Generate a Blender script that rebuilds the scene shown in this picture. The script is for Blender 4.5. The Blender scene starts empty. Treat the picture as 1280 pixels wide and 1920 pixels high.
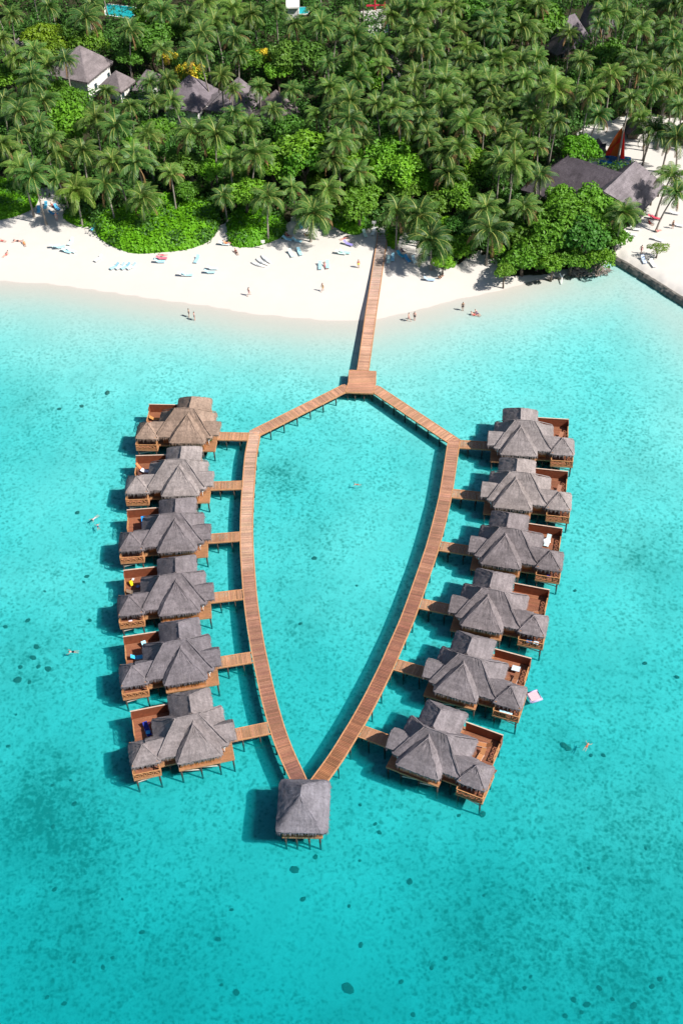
import bpy, math, random
import numpy as np
from mathutils import Vector, Matrix, noise as mnoise
random.seed(7); RNG = np.random.default_rng(7)
SC = bpy.context.scene
COL = SC.collection
PI = math.pi
R = math.radians

# ------------------------------------------------------------------ camera (solved from the twelve villas)
F_PX, PITCH, ROLL, CAM_Z = 2240.4, R(45.779), R(-2.5537), 121.2
cp, sp = math.cos(PITCH), math.sin(PITCH)
cr, sr = math.cos(ROLL), math.sin(ROLL)
FWD = Vector((0, cp, -sp)); R0 = Vector((1, 0, 0)); U0 = Vector((0, sp, cp))
RIGHT = R0*cr + U0*sr
UP = U0*cr - R0*sr
def pix(u, v, z=0.0):
    """point of the world at height z seen at source pixel (u, v) of the 1280 x 1920 frame"""
    d = FWD*F_PX + RIGHT*(u-640) - UP*(v-960)
    k = (z-CAM_Z)/d.z
    return Vector((d.x*k, d.y*k, z))
cam = bpy.data.cameras.new('camera'); cam.sensor_fit = 'HORIZONTAL'; cam.sensor_width = 36.0
cam.lens = F_PX/1280*36.0; cam.clip_start = 1.0; cam.clip_end = 6000
co = bpy.data.objects.new('camera', cam); COL.objects.link(co)
m = Matrix.Identity(4)
for i in range(3):
    m[i][0] = RIGHT[i]; m[i][1] = UP[i]; m[i][2] = -FWD[i]
m[2][3] = CAM_Z
co.matrix_world = m
SC.camera = co

# ------------------------------------------------------------------ light
SUN_DIR = Vector((0.625, -0.27, 0.732)).normalized()
sun = bpy.data.lights.new('sun', 'SUN'); sun.energy = 5.0; sun.angle = R(1.2); sun.color = (1.0, 0.95, 0.87)
so = bpy.data.objects.new('sun', sun); COL.objects.link(so)
so.rotation_euler = SUN_DIR.to_track_quat('Z', 'Y').to_euler()
W = bpy.data.worlds.new("World"); SC.world = W; W.use_nodes = True
nt = W.node_tree
bg = nt.nodes['Background']; sky = nt.nodes.new('ShaderNodeTexSky'); sky.sky_type = 'NISHITA'; sky.sun_disc = False
sky.sun_elevation = math.asin(SUN_DIR.z); sky.sun_rotation = math.atan2(SUN_DIR.x, SUN_DIR.y)
nt.links.new(sky.outputs[0], bg.inputs[0]); bg.inputs[1].default_value = 0.068
SC.view_settings.view_transform = 'Standard'; SC.view_settings.look = 'None'
SC.view_settings.exposure = 0.70; SC.view_settings.gamma = 1.0
SC.view_settings.use_curve_mapping = False
cy = SC.cycles
cy.max_bounces = 8; cy.transparent_max_bounces = 24; cy.diffuse_bounces = 3; cy.glossy_bounces = 2; cy.transmission_bounces = 4
cy.caustics_reflective = False; cy.caustics_refractive = False
cy.sample_clamp_indirect = 4.0

# ------------------------------------------------------------------ materials
class NT:
    def __init__(s, name):
        s.m = bpy.data.materials.new(name); s.m.use_nodes = True
        s.t = s.m.node_tree; s.t.nodes.clear()
        s.out = s.n('ShaderNodeOutputMaterial')
    def n(s, kind, **kw):
        x = s.t.nodes.new(kind)
        for k, v in kw.items():
            if k == 'ins':
                for a, b in v.items(): s.put(x, a, b)
            else: setattr(x, k, v)
        return x
    def put(s, node, key, val):
        i = node.inputs[key]
        if isinstance(val, bpy.types.NodeSocket): s.t.links.new(val, i)
        elif isinstance(val, bpy.types.Node): s.t.links.new(val.outputs[0], i)
        else: i.default_value = val
    def noise(s, vec, scale, detail=3, rough=.55, dist=0.0):
        x = s.n('ShaderNodeTexNoise'); s.put(x, 'Scale', scale); s.put(x, 'Detail', detail); s.put(x, 'Roughness', rough); s.put(x, 'Distortion', dist)
        if vec is not None: s.put(x, 'Vector', vec)
        return x.outputs[0]
    def ramp(s, fac, stops):
        x = s.n('ShaderNodeValToRGB'); s.put(x, 0, fac); e = x.color_ramp.elements
        while len(e) < len(stops): e.new(.5)
        for el, (p, c) in zip(e, stops):
            el.position = p; el.color = (c, c, c, 1) if not hasattr(c, '__len__') else (*c[:3], 1)
        return x.outputs[0]
    def mix(s, fac, a, b, mode='MIX'):
        x = s.n('ShaderNodeMix', data_type='RGBA', blend_type=mode)
        s.put(x, 0, fac)
        for k, v in ((6, a), (7, b)):
            s.put(x, k, (*v, 1) if isinstance(v, tuple) and len(v) == 3 else v)
        return x.outputs[2]
    def math(s, op, a, b=0.0):
        x = s.n('ShaderNodeMath', operation=op); s.put(x, 0, a); s.put(x, 1, b); return x.outputs[0]
    def bump(s, h, strength=.3, dist=.1):
        x = s.n('ShaderNodeBump'); s.put(x, 'Height', h); s.put(x, 'Strength', strength); s.put(x, 'Distance', dist); return x.outputs[0]
    def pbsdf(s, col, rough=.7, normal=None, spec=.3):
        p = s.n('ShaderNodeBsdfPrincipled')
        s.put(p, 'Base Color', (*col, 1) if isinstance(col, tuple) and len(col) == 3 else col)
        s.put(p, 'Roughness', rough); s.put(p, 'Specular IOR Level', spec)
        if normal is not None: s.put(p, 'Normal', normal)
        return p
    def surf(s, sh): s.t.links.new(sh.outputs[0] if isinstance(sh, bpy.types.Node) else sh, s.out.inputs['Surface']); return s.m
    def world(s): return s.n('ShaderNodeNewGeometry').outputs['Position']
    def obj(s): return s.n('ShaderNodeTexCoord').outputs['Object']
    def scale(s, vec, sc):
        x = s.n('ShaderNodeMapping'); s.put(x, 'Vector', vec); s.put(x, 'Scale', sc); return x.outputs[0]

def plain(name, col, rough=.7, var=.18, scale=2.0, spec=.3):
    t = NT(name); w = t.world()
    n = t.noise(w, scale, 4)
    k = t.ramp(n, [(.25, 1-var), (.75, 1+var)])
    return t.surf(t.pbsdf(t.mix(1.0, col, k, 'MULTIPLY'), rough, spec=spec))

def tinted(name, rough=.75, var=.15, scale=3.0):
    """takes its colour from the object"""
    t = NT(name); oi = t.n('ShaderNodeObjectInfo')
    k = t.ramp(t.noise(t.world(), scale, 4), [(.25, 1-var), (.75, 1+var)])
    return t.surf(t.pbsdf(t.mix(1.0, oi.outputs['Color'], k, 'MULTIPLY'), rough))

def wood(name, tint=True, col=(.30, .13, .06), rough=.7):
    t = NT(name); w = t.world()
    n1 = t.noise(t.scale(w, (1, 1, 1)), .35, 4); n2 = t.noise(w, 5.0, 4, .6)
    c = t.ramp(n2, [(.25, .72), (.75, 1.2)]); c2 = t.ramp(n1, [(.3, .76), (.7, 1.14)])
    base = (*col, 1)
    if tint:
        a = t.n('ShaderNodeAttribute', attribute_name='tint'); base = t.mix(1.0, a.outputs['Color'], (.86, .86, .88), 'MULTIPLY')
    return t.surf(t.pbsdf(t.mix(1.0, t.mix(1.0, base, c, 'MULTIPLY'), c2, 'MULTIPLY'), rough, t.bump(n2, .3, .03)))

def thatch(name):
    t = NT(name); oi = t.n('ShaderNodeObjectInfo')
    uv = t.n('ShaderNodeTexCoord').outputs['UV']
    add = t.n('ShaderNodeVectorMath', operation='ADD'); t.put(add, 0, t.world())
    w = t.world()
    vadd = t.n('ShaderNodeVectorMath', operation='ADD'); t.put(vadd, 0, uv); t.put(vadd, 1, oi.outputs['Location'])
    straw = t.noise(t.scale(vadd.outputs[0], (9.0, 1.0, 1)), 1.0, 4, .65)
    fine = t.noise(w, 3.4, 6, .82)
    big = t.noise(w, .45, 3, .6)
    rows = t.noise(t.scale(vadd.outputs[0], (.25, 2.6, 1)), 1.0, 2, .5)
    k = t.mix(1.0, t.ramp(straw, [(.25, .85), (.5, 1.0), (.8, 1.16)]), t.ramp(fine, [(.30, .64), (.70, 1.36)]), 'MULTIPLY')
    k = t.mix(1.0, k, t.ramp(big, [(.3, .78), (.7, 1.15)]), 'MULTIPLY')
    k = t.mix(1.0, k, t.ramp(rows, [(.35, .86), (.65, 1.08)]), 'MULTIPLY')
    sep = t.n('ShaderNodeSeparateXYZ'); t.put(sep, 0, uv)
    c = t.mix(1.0, t.mix(1.0, oi.outputs['Color'], (.87, .845, .90), 'MULTIPLY'), k, 'MULTIPLY')
    # light dust and bleached patches
    c = t.mix(t.ramp(t.noise(w, 1.1, 4, .7), [(.62, 0.0), (.8, .35)]), c, (.36, .33, .30))
    h = t.math('ADD', straw, fine)
    return t.surf(t.pbsdf(c, .95, t.bump(h, .6, .09), .08))

def leaf(name, a, b, hl=None, rough=.5, scale=.5):
    """foliage: colour varies per plant and in clumps"""
    t = NT(name); oi = t.n('ShaderNodeObjectInfo'); w = t.world()
    n = t.noise(w, scale, 3, .6); n2 = t.noise(w, 3.5, 2, .6)
    f = t.math('ADD', t.math('MULTIPLY', oi.outputs['Random'], .55), t.math('MULTIPLY', n, .75))
    c = t.mix(t.ramp(f, [(.25, 0.0), (.95, 1.0)]), a, b)
    c = t.mix(1.0, c, t.ramp(n2, [(.25, .7), (.75, 1.3)]), 'MULTIPLY')
    c = t.mix(1.0, c, oi.outputs['Color'], 'MULTIPLY')
    p = t.pbsdf(c, rough, spec=.25)
    tr = t.n('ShaderNodeBsdfTranslucent'); t.put(tr, 0, t.mix(1.0, c, (1.1, 1.25, .5), 'MULTIPLY'))
    mx = t.n('ShaderNodeMixShader'); t.put(mx, 0, .28); t.put(mx, 1, p); t.put(mx, 2, tr)
    return t.surf(mx)

M = {}
M['thatch'] = thatch('thatch')
M['deck'] = wood('decking_wood')
M['beam'] = plain('beam_wood', (.42, .21, .10), .75, .25, 3)
M['wall'] = plain('villa_timber', (.40, .165, .055), .6, .22, 2.5)
M['brownwall'] = plain('privacy_timber', (.20, .062, .03), .6, .25, 2.5)
M['rail'] = plain('rail_wood', (.42, .20, .085), .7, .25, 5)
M['pile'] = plain('wet_pile', (.045, .036, .03), .8, .3, 3)
M['pale'] = plain('pale_brace', (.55, .50, .44), .8, .2, 3)
M['caprail'] = plain('cap_rail_wood', (.50, .36, .28), .8, .2, 3)
M['white'] = plain('white_paint', (.78, .77, .74), .6, .08, 3)
M['glass'] = plain('window_glass', (.03, .05, .06), .15, .1, 3, .6)
M['tint'] = tinted('painted')
M['fabric'] = tinted('fabric', .9, .12, 6)
M['skin'] = tinted('skin', .55, .08, 8)
M['palm'] = leaf('palm_frond', (.031, .104, .025), (.094, .186, .035), rough=.45, scale=.15)
M['rib'] = plain('palm_midrib', (.23, .26, .06), .5, .2, 1)
M['dead'] = plain('dead_frond', (.22, .13, .055), .8, .3, 1)
M['nut'] = plain('coconut_husk', (.42, .20, .03), .5, .3, 2)
M['trunk'] = plain('palm_trunk', (.24, .21, .18), .9, .3, 3)
M['bark'] = plain('tree_bark', (.13, .10, .075), .9, .3, 3)
M['leaf'] = leaf('broad_leaf', (.052, .142, .016), (.118, .26, .020), scale=.6)
M['scrub'] = leaf('scrub_leaf', (.085, .27, .008), (.165, .40, .012), scale=.45)
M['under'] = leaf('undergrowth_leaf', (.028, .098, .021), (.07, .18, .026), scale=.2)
M['flower'] = plain('yellow_blossom', (.52, .40, .02), .6, .3, 2)
M['rock'] = plain('coral_rock', (.085, .078, .055), .9, .45, 1.5)
M['stone'] = plain('wall_stone', (.15, .14, .125), .9, .4, 1.2)
M['stick'] = plain('dead_branch', (.30, .25, .22), .9, .3, 4)
M['pool'] = plain('pool_water', (.01, .30, .33), .12, .12, 1, .6)
M['pole'] = plain('metal_pole', (.45, .52, .58), .4, .1, 2)

# ------------------------------------------------------------------ mesh builder
class MB:
    def __init__(s, sx=1):
        s.v = []; s.f = []; s.mi = []; s.uv = {}; s.tint = {}; s.sx = sx; s.curm = 0; s.curt = None
    def add(s, vs, fs, uvs=None):
        b = len(s.v); s.v += [tuple(p) for p in vs]
        for i, f in enumerate(fs):
            k = len(s.f); s.f.append([b+j for j in f]); s.mi.append(s.curm)
            if uvs: s.uv[k] = [uvs[j] for j in f]
            if s.curt: s.tint[k] = s.curt
    def box(s, x0, x1, y0, y1, z0, z1):
        vs = [(x, y, z) for z in (z0, z1) for y in (y0, y1) for x in (x0, x1)]
        s.add(vs, [(0, 2, 3, 1), (4, 5, 7, 6), (0, 1, 5, 4), (2, 6, 7, 3), (0, 4, 6, 2), (1, 3, 7, 5)])
    def bar(s, a, b, w, h=None, up=(0, 0, 1)):
        a, b = Vector(a), Vector(b); h = h or w; d = (b-a).normalized(); up = Vector(up)
        if abs(d.dot(up)) > .98: up = Vector((1, 0, 0))
        x = d.cross(up).normalized(); y = x.cross(d)
        vs = [c + x*(i*w/2) + y*(j*h/2) for c in (a, b) for i, j in ((-1, -1), (1, -1), (1, 1), (-1, 1))]
        s.add(vs, [(3, 2, 1, 0), (4, 5, 6, 7), (0, 1, 5, 4), (1, 2, 6, 5), (2, 3, 7, 6), (3, 0, 4, 7)])
    def tube(s, pts, rad, n=7):
        pts = [Vector(p) for p in pts]; rad = rad if hasattr(rad, '__len__') else [rad]*len(pts)
        vs = []; fs = []
        for i, p in enumerate(pts):
            d = (pts[min(i+1, len(pts)-1)]-pts[max(i-1, 0)]).normalized()
            x = d.cross(Vector((0, 1, .02)) if abs(d.y) < .9 else Vector((1, 0, 0))).normalized(); y = d.cross(x)
            for k in range(n):
                a = 2*PI*k/n; vs.append(p + (x*math.cos(a)+y*math.sin(a))*rad[i])
        for i in range(len(pts)-1):
            for k in range(n):
                fs.append((i*n+k, i*n+(k+1) % n, (i+1)*n+(k+1) % n, (i+1)*n+k))
        fs.append(tuple(range(n))[::-1]); fs.append(tuple((len(pts)-1)*n+k for k in range(n)))
        s.add(vs, fs)
    def ball(s, c, r, nu=8, nv=6, jit=0.0, sq=(1, 1, 1)):
        vs = [(c[0], c[1], c[2]-r*sq[2])]
        for i in range(1, nv):
            t = PI*i/nv
            for k in range(nu):
                a = 2*PI*k/nu; q = r*(1+random.uniform(-jit, jit))
                vs.append((c[0]+q*sq[0]*math.sin(t)*math.cos(a), c[1]+q*sq[1]*math.sin(t)*math.sin(a), c[2]-q*sq[2]*math.cos(t)))
        vs.append((c[0], c[1], c[2]+r*sq[2])); e = len(vs)-1; fs = []
        for k in range(nu):
            fs.append((0, 1+(k+1) % nu, 1+k))
            for i in range(nv-2):
                a = 1+i*nu; fs.append((a+k, a+(k+1) % nu, a+nu+(k+1) % nu, a+nu+k))
            a = 1+(nv-2)*nu; fs.append((a+k, a+(k+1) % nu, e))
        s.add(vs, fs)
    def mesh(s, name, mats, smooth=False):
        me = bpy.data.meshes.new(name)
        v = [(p[0]*s.sx, p[1], p[2]) for p in s.v]; f = s.f
        if s.sx < 0: f = [q[::-1] for q in f]
        me.from_pydata(v, [], f)
        for x in (mats if isinstance(mats, (list, tuple)) else [mats]): me.materials.append(x)
        if any(s.mi): me.polygons.foreach_set('material_index', s.mi)
        if smooth: me.polygons.foreach_set('use_smooth', [True]*len(f))
        if s.uv:
            L = me.uv_layers.new(name='UVMap').data
            for k, u in s.uv.items():
                if s.sx < 0: u = u[::-1]
                for li, c in zip(me.polygons[k].loop_indices, u): L[li].uv = c
        if s.tint:
            A = me.attributes.new('tint', 'FLOAT_COLOR', 'FACE').data
            for k, c in s.tint.items(): A[k].color = (*c, 1)
        if smooth == 'sharp': me.update(); me.set_sharp_from_angle(angle=R(27))
        me.update(); return me
    def build(s, name, mats, parent=None, smooth=False, color=None):
        o = bpy.data.objects.new(name, s.mesh(name, mats, smooth)); COL.objects.link(o)
        if parent: o.parent = parent
        if color: o.color = (*color, 1)
        return o
def tag(o, label, cat, group=None):
    o['label'] = label; o['category'] = cat
    if group: o['group'] = group
    return o
def kind(o, k): o['kind'] = k; return o
def empty(name, loc=(0, 0, 0), rz=0.0):
    o = bpy.data.objects.new(name, None); COL.objects.link(o); o.location = loc; o.rotation_euler = (0, 0, rz); o.empty_display_size = .3; return o
KIDS = {}
def kids(o): return list(o.children)
def copy_tree(o, parent=None):
    c = o.copy(); COL.objects.link(c); c.parent = parent
    for ch in kids(o): copy_tree(ch, c)
    return c
ORD = "nearest,second nearest,third nearest,fourth nearest,fifth nearest,sixth nearest,seventh nearest,eighth nearest,ninth nearest,tenth nearest,eleventh nearest,twelfth nearest,thirteenth nearest,fourteenth nearest,fifteenth nearest,sixteenth nearest,seventeenth nearest,eighteenth nearest,nineteenth nearest,twentieth nearest".split(',')
def rank_phrases(pts, marks):
    """for each point the landmark to which it ranks lowest: 'third nearest the red sail'"""
    P = np.array([(p[0], p[1]) for p in pts]); out = [None]*len(pts); best = [999]*len(pts); bd = [1e9]*len(pts)
    for name, q in marks:
        d = np.hypot(P[:, 0]-q[0], P[:, 1]-q[1])
        for r, i in enumerate(np.argsort(d)):
            if r < best[i] or (r == best[i] and d[i] < bd[i]):
                best[i] = r; bd[i] = d[i]; out[i] = (ORD[r] if r < 20 else 'number %d from' % (r+1)) + ' the ' + name
    return out

# ------------------------------------------------------------------ ground: one sheet, seabed to island
SHORE_PX = [(-260, 500), (-120, 512), (0, 525), (100, 531), (200, 545), (300, 560), (400, 573), (470, 586), (600, 598), (690, 600), (760, 585), (800, 575),
            (850, 561), (930, 545), (1000, 526), (1050, 519), (1105, 514), (1149, 481), (1215, 522), (1285, 565), (1500, 700)]
SHORE = np.array([pix(u, v, 0)[:2] for u, v in SHORE_PX])
WALL_SEG = {16, 17, 18, 19}
def poly_mask(poly, X, Y):
    inside = np.zeros(X.shape, bool); n = len(poly)
    for i in range(n):
        x1, y1 = poly[i]; x2, y2 = poly[(i+1) % n]
        c = ((y1 > Y) != (y2 > Y)) & (X < (x2-x1)*(Y-y1)/((y2-y1) if y2 != y1 else 1e-9)+x1)
        inside ^= c
    return inside
def shore_dist(X, Y):
    X = np.asarray(X, float); Y = np.asarray(Y, float)
    best = np.full(X.shape, 1e9); sgn = np.ones(X.shape); seg = np.zeros(X.shape, int)
    for i in range(len(SHORE)-1):
        a, b = SHORE[i], SHORE[i+1]; d = b-a; L = d@d
        t = np.clip(((X-a[0])*d[0]+(Y-a[1])*d[1])/L, 0, 1)
        px, py = a[0]+t*d[0], a[1]+t*d[1]
        dist = np.hypot(X-px, Y-py); cross = d[0]*(Y-a[1])-d[1]*(X-a[0])
        m = dist < best-1e-9
        best = np.where(m, dist, best); sgn = np.where(m, np.sign(cross), sgn); seg = np.where(m, i, seg)
    land = poly_mask(LAND, X, Y)
    return np.where(land, best, -best), seg
LAND = [tuple(q) for q in SHORE]+[(3000, -600), (6000, 6000), (-6000, 6000), (-6000, 150)]
def fnoise(x, y, s, seed=0): return mnoise.noise(Vector((x*s+seed*13.7, y*s-seed*5.1, seed*3.3)))
def ground_np(X, Y):
    d, seg = shore_dist(X, Y)
    land = np.interp(d, [0, 4, 10, 20, 40, 90], [0, .28, .62, .95, 1.05, 1.1])
    sea = -np.interp(-d, [0, 4, 9, 16, 26, 40, 62, 90, 122, 200, 900], [0, .10, .30, .55, .78, .98, 1.20, 1.70, 2.8, 3.8, 5.0])
    wl = np.isin(seg, list(WALL_SEG)); dw = np.full(d.shape, 1e9)
    for i in WALL_SEG:
        if i+1 >= len(SHORE): continue
        a, b = SHORE[i], SHORE[i+1]; e = b-a; t_ = np.clip(((X-a[0])*e[0]+(Y-a[1])*e[1])/(e@e), 0, 1); dw = np.minimum(dw, np.hypot(X-a[0]-t_*e[0], Y-a[1]-t_*e[1]))
    land = np.where(wl, np.maximum(land, .8), land); sea = sea-.34*np.exp(-dw/3.5)
    return np.where(d > 0, land, sea), d, wl
def ground(x, y):
    z, _, _ = ground_np(np.array([x]), np.array([y])); return float(z[0])
SOIL_PX = [(-160, 398), (-60, 398), (40, 390), (72, 372), (78, 352), (112, 350), (124, 392), (180, 420), (200, 450), (260, 465), (350, 460), (400, 445), (412, 420),
           (421, 396), (432, 450), (470, 458), (520, 446), (538, 420), (552, 400), (590, 392), (620, 402), (640, 428), (685, 432), (704, 420), (722, 424), (728, 452), (742, 452),
           (752, 436), (795, 446), (828, 494), (860, 490), (900, 464), (925, 478), (945, 512), (985, 512), (1020, 508), (1050, 494), (1090, 500), (1120, 494), (1146, 476), (1163, 450),
           (1178, 420), (1196, 396), (1190, 352), (1150, 330), (1110, 312), (1082, 285), (1080, 258), (1092, 236), (1160, 222), (1230, 216), (1300, 226), (1420, 214), (1420, -330), (-330, -330)]
SOIL = [tuple(pix(u, v, 1.05)[:2]) for u, v in SOIL_PX]
def axis(lo, hi, step, far0, far1):
    a = list(np.arange(lo, hi+.01, step)); s = step; x = lo; left = []
    while x > far0: s *= 1.6; x -= s; left.append(x)
    s = step; x = hi; right = []
    while x < far1: s *= 1.6; x += s; right.append(x)
    return np.array(left[::-1]+a+right)
xs = axis(-125, 150, 1.25, -2500, 2500); ys = axis(25, 345, 1.25, -600, 5000)
GX, GY = np.meshgrid(xs, ys); Z, D, WLM = ground_np(GX, GY)
soil = poly_mask(SOIL, GX, GY) | (GY > 345)
for i in range(GX.shape[0]):
    for j in range(GX.shape[1]):
        x, y = GX[i, j], GY[i, j]
        if D[i, j] < -6: Z[i, j] += (.22*fnoise(x, y, .03, 1)+.10*fnoise(x, y, .11, 2)+.05*fnoise(x, y, .4, 3))*min(1, (-D[i, j]-6)/25)
        elif D[i, j] > 1: Z[i, j] += .05*fnoise(x, y, .15, 4)+.03*fnoise(x, y, .6, 5)
ny, nx = GX.shape
mb = MB(); mb.v = [(float(a), float(b), float(c)) for a, b, c in zip(GX.ravel(), GY.ravel(), Z.ravel())]
mb.f = [(i*nx+j, i*nx+j+1, (i+1)*nx+j+1, (i+1)*nx+j) for i in range(ny-1) for j in range(nx-1)]; mb.mi = [0]*len(mb.f)

t = NT('sand_and_seabed'); w = t.world()
sep = t.n('ShaderNodeSeparateXYZ'); t.put(sep, 0, w); z = sep.outputs[2]
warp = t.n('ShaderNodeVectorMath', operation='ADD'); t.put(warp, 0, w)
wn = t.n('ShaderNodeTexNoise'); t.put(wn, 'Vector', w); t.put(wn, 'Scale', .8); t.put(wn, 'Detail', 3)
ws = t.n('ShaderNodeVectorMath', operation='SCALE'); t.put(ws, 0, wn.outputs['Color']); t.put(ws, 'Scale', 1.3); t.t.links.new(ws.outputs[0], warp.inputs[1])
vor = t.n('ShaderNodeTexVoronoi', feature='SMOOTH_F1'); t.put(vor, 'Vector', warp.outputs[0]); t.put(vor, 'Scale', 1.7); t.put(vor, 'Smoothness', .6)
shimmer_cells = t.ramp(vor.outputs['Distance'], [(.12, 1.0), (.55, 0.0)])  # cell network painted on the bed for the water's refraction shimmer
big = t.noise(w, .045, 4, .62, .6); mid = t.noise(w, .28, 4, .65, .4); fin = t.noise(w, 1.6, 4, .7)
depthf = t.ramp(t.math('MULTIPLY', z, -1/2.2), [(.14, 0.0), (.36, .8), (1.0, 1.0)])
patch = t.math('ADD', t.math('MULTIPLY', big, .62), t.math('MULTIPLY', mid, .38))
shimmer_web = t.noise(w, 2.6, 6, .74, .3); web2 = t.noise(w, .5, 5, .68, .3)
rubble_shimmer = t.math('ADD', t.math('MULTIPLY', shimmer_web, .52), t.math('ADD', t.math('MULTIPLY', web2, .40), t.math('MULTIPLY', shimmer_cells, .13)))  # rubble mottle that also carries the painted shimmer
rubf = t.math('ADD', t.ramp(rubble_shimmer, [(.45, 0.0), (.55, .16), (.64, .55)]), t.ramp(patch, [(.46, 0.0), (.58, .14), (.72, .45)]))
ra = t.n('ShaderNodeAttribute', attribute_name='rubble'); rubf = t.math('ADD', rubf, t.math('MULTIPLY', ra.outputs['Fac'], t.ramp(rubble_shimmer, [(.40, .45), (.60, 1.5)])))
rubf = t.math('MULTIPLY', t.math('MAXIMUM', rubf, 0.0), depthf)
dry = t.mix(t.noise(w, .5, 4), (.485, .46, .43), (.535, .51, .48))
wet = (.50, .465, .43)
wetf = t.ramp(t.math('ADD', z, .12), [(.0, 1.0), (.55, 0.0)])
sand = t.mix(wetf, dry, wet)
sub = t.mix(t.ramp(t.math('ADD', t.math('MULTIPLY', shimmer_web, .7), t.math('MULTIPLY', shimmer_cells, .22)), [(.32, 1.0), (.43, .62), (.58, 0.0)]), (.44, .48, .45), (.86, .86, .83))  # pale web in the sand colour imitates light rippled by the water
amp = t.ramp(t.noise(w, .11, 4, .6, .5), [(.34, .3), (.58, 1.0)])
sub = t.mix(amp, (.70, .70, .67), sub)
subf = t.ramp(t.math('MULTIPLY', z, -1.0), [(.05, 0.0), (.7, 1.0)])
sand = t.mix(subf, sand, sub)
bed = t.mix(rubf, sand, (.16, .22, .18))
at = t.n('ShaderNodeAttribute', attribute_name='soil')
sfac = t.ramp(t.math('ADD', at.outputs['Fac'], t.math('MULTIPLY', t.math('SUBTRACT', mid, .5), .9)), [(.42, 0.0), (.6, 1.0)])
col = t.mix(sfac, bed, t.mix(mid, (.018, .024, .010), (.05, .045, .026)))
hgt = t.math('ADD', fin, t.math('MULTIPLY', mid, .6))
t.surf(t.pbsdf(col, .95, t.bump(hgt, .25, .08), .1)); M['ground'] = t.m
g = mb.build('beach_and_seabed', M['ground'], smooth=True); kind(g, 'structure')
RUB = [(70, 1590, 8, .5), (90, 1480, 5, .35), (170, 1600, 5, .3), (520, 885, 3.5, .5), (548, 905, 3, .35), (600, 1010, 6, .2), (1200, 1640, 10, .3), (1000, 1700, 9, .22), (900, 1790, 7, .3), (1230, 1060, 5, .22), (1180, 1040, 4, .22), (60, 1250, 5, .3),
       (250, 1190, 4, .2), (1190, 870, 5, .15), (60, 760, 5, .2), (560, 1180, 5, .2), (1060, 1400, 2.5, .4), (330, 1800, 6, .25), (120, 1800, 6, .25), (1180, 1870, 6, .35), (60, 1650, 4, -.4), (560, 1740, 6, -.35), (655, 1710, 4, -.3), (520, 850, 3, -.2), (90, 960, 5, -.25), (1110, 1120, 5, -.25), (700, 1060, 6, -.2)]
rubv = np.zeros(GX.shape)
for u, v, r_, k in RUB: q = pix(u, v, -1.6); rubv += 1.25*k*np.exp(-((GX-q.x)**2+((GY-q.y)/1.25)**2)/(2*(r_*.62)**2))
A = g.data.attributes.new('rubble', 'FLOAT', 'POINT'); A.data.foreach_set('value', rubv.ravel().astype(np.float32))
A = g.data.attributes.new('soil', 'FLOAT', 'POINT'); A.data.foreach_set('value', soil.ravel().astype(np.float32))

# ------------------------------------------------------------------ sea: a closed body of clear water that absorbs red
t = NT('lagoon_water'); w = t.world()
rip = t.math('ADD', t.noise(w, .9, 4, .6, .5), t.math('MULTIPLY', t.noise(w, 3.2, 3, .6), .5))
nrm = t.bump(rip, .12, .10)
gl = t.n('ShaderNodeBsdfGlossy'); t.put(gl, 'Roughness', .08); t.put(gl, 'Normal', nrm)
trn = t.n('ShaderNodeBsdfTransparent'); fr = t.n('ShaderNodeFresnel'); t.put(fr, 'IOR', 1.33); t.put(fr, 'Normal', nrm)
mx = t.n('ShaderNodeMixShader'); t.put(mx, 0, fr); t.put(mx, 1, trn); t.put(mx, 2, gl); t.surf(mx)
va = t.n('ShaderNodeVolumeAbsorption'); DENS = .9
t.put(va, 'Density', DENS); t.put(va, 'Color', (1-.88/DENS, 1-.050/DENS, 1-.010/DENS, 1))
vs_ = t.n('ShaderNodeVolumeScatter'); t.put(vs_, 'Density', .26); t.put(vs_, 'Color', (.01, .90, 1, 1))
ad = t.n('ShaderNodeAddShader'); t.put(ad, 0, va); t.put(ad, 1, vs_)
t.t.links.new(ad.outputs[0], t.out.inputs['Volume'])
mb = MB(); mb.box(-2400, 2400, -550, 4800, -12, 0); kind(mb.build('sea_water', t.m), 'structure')

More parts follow.
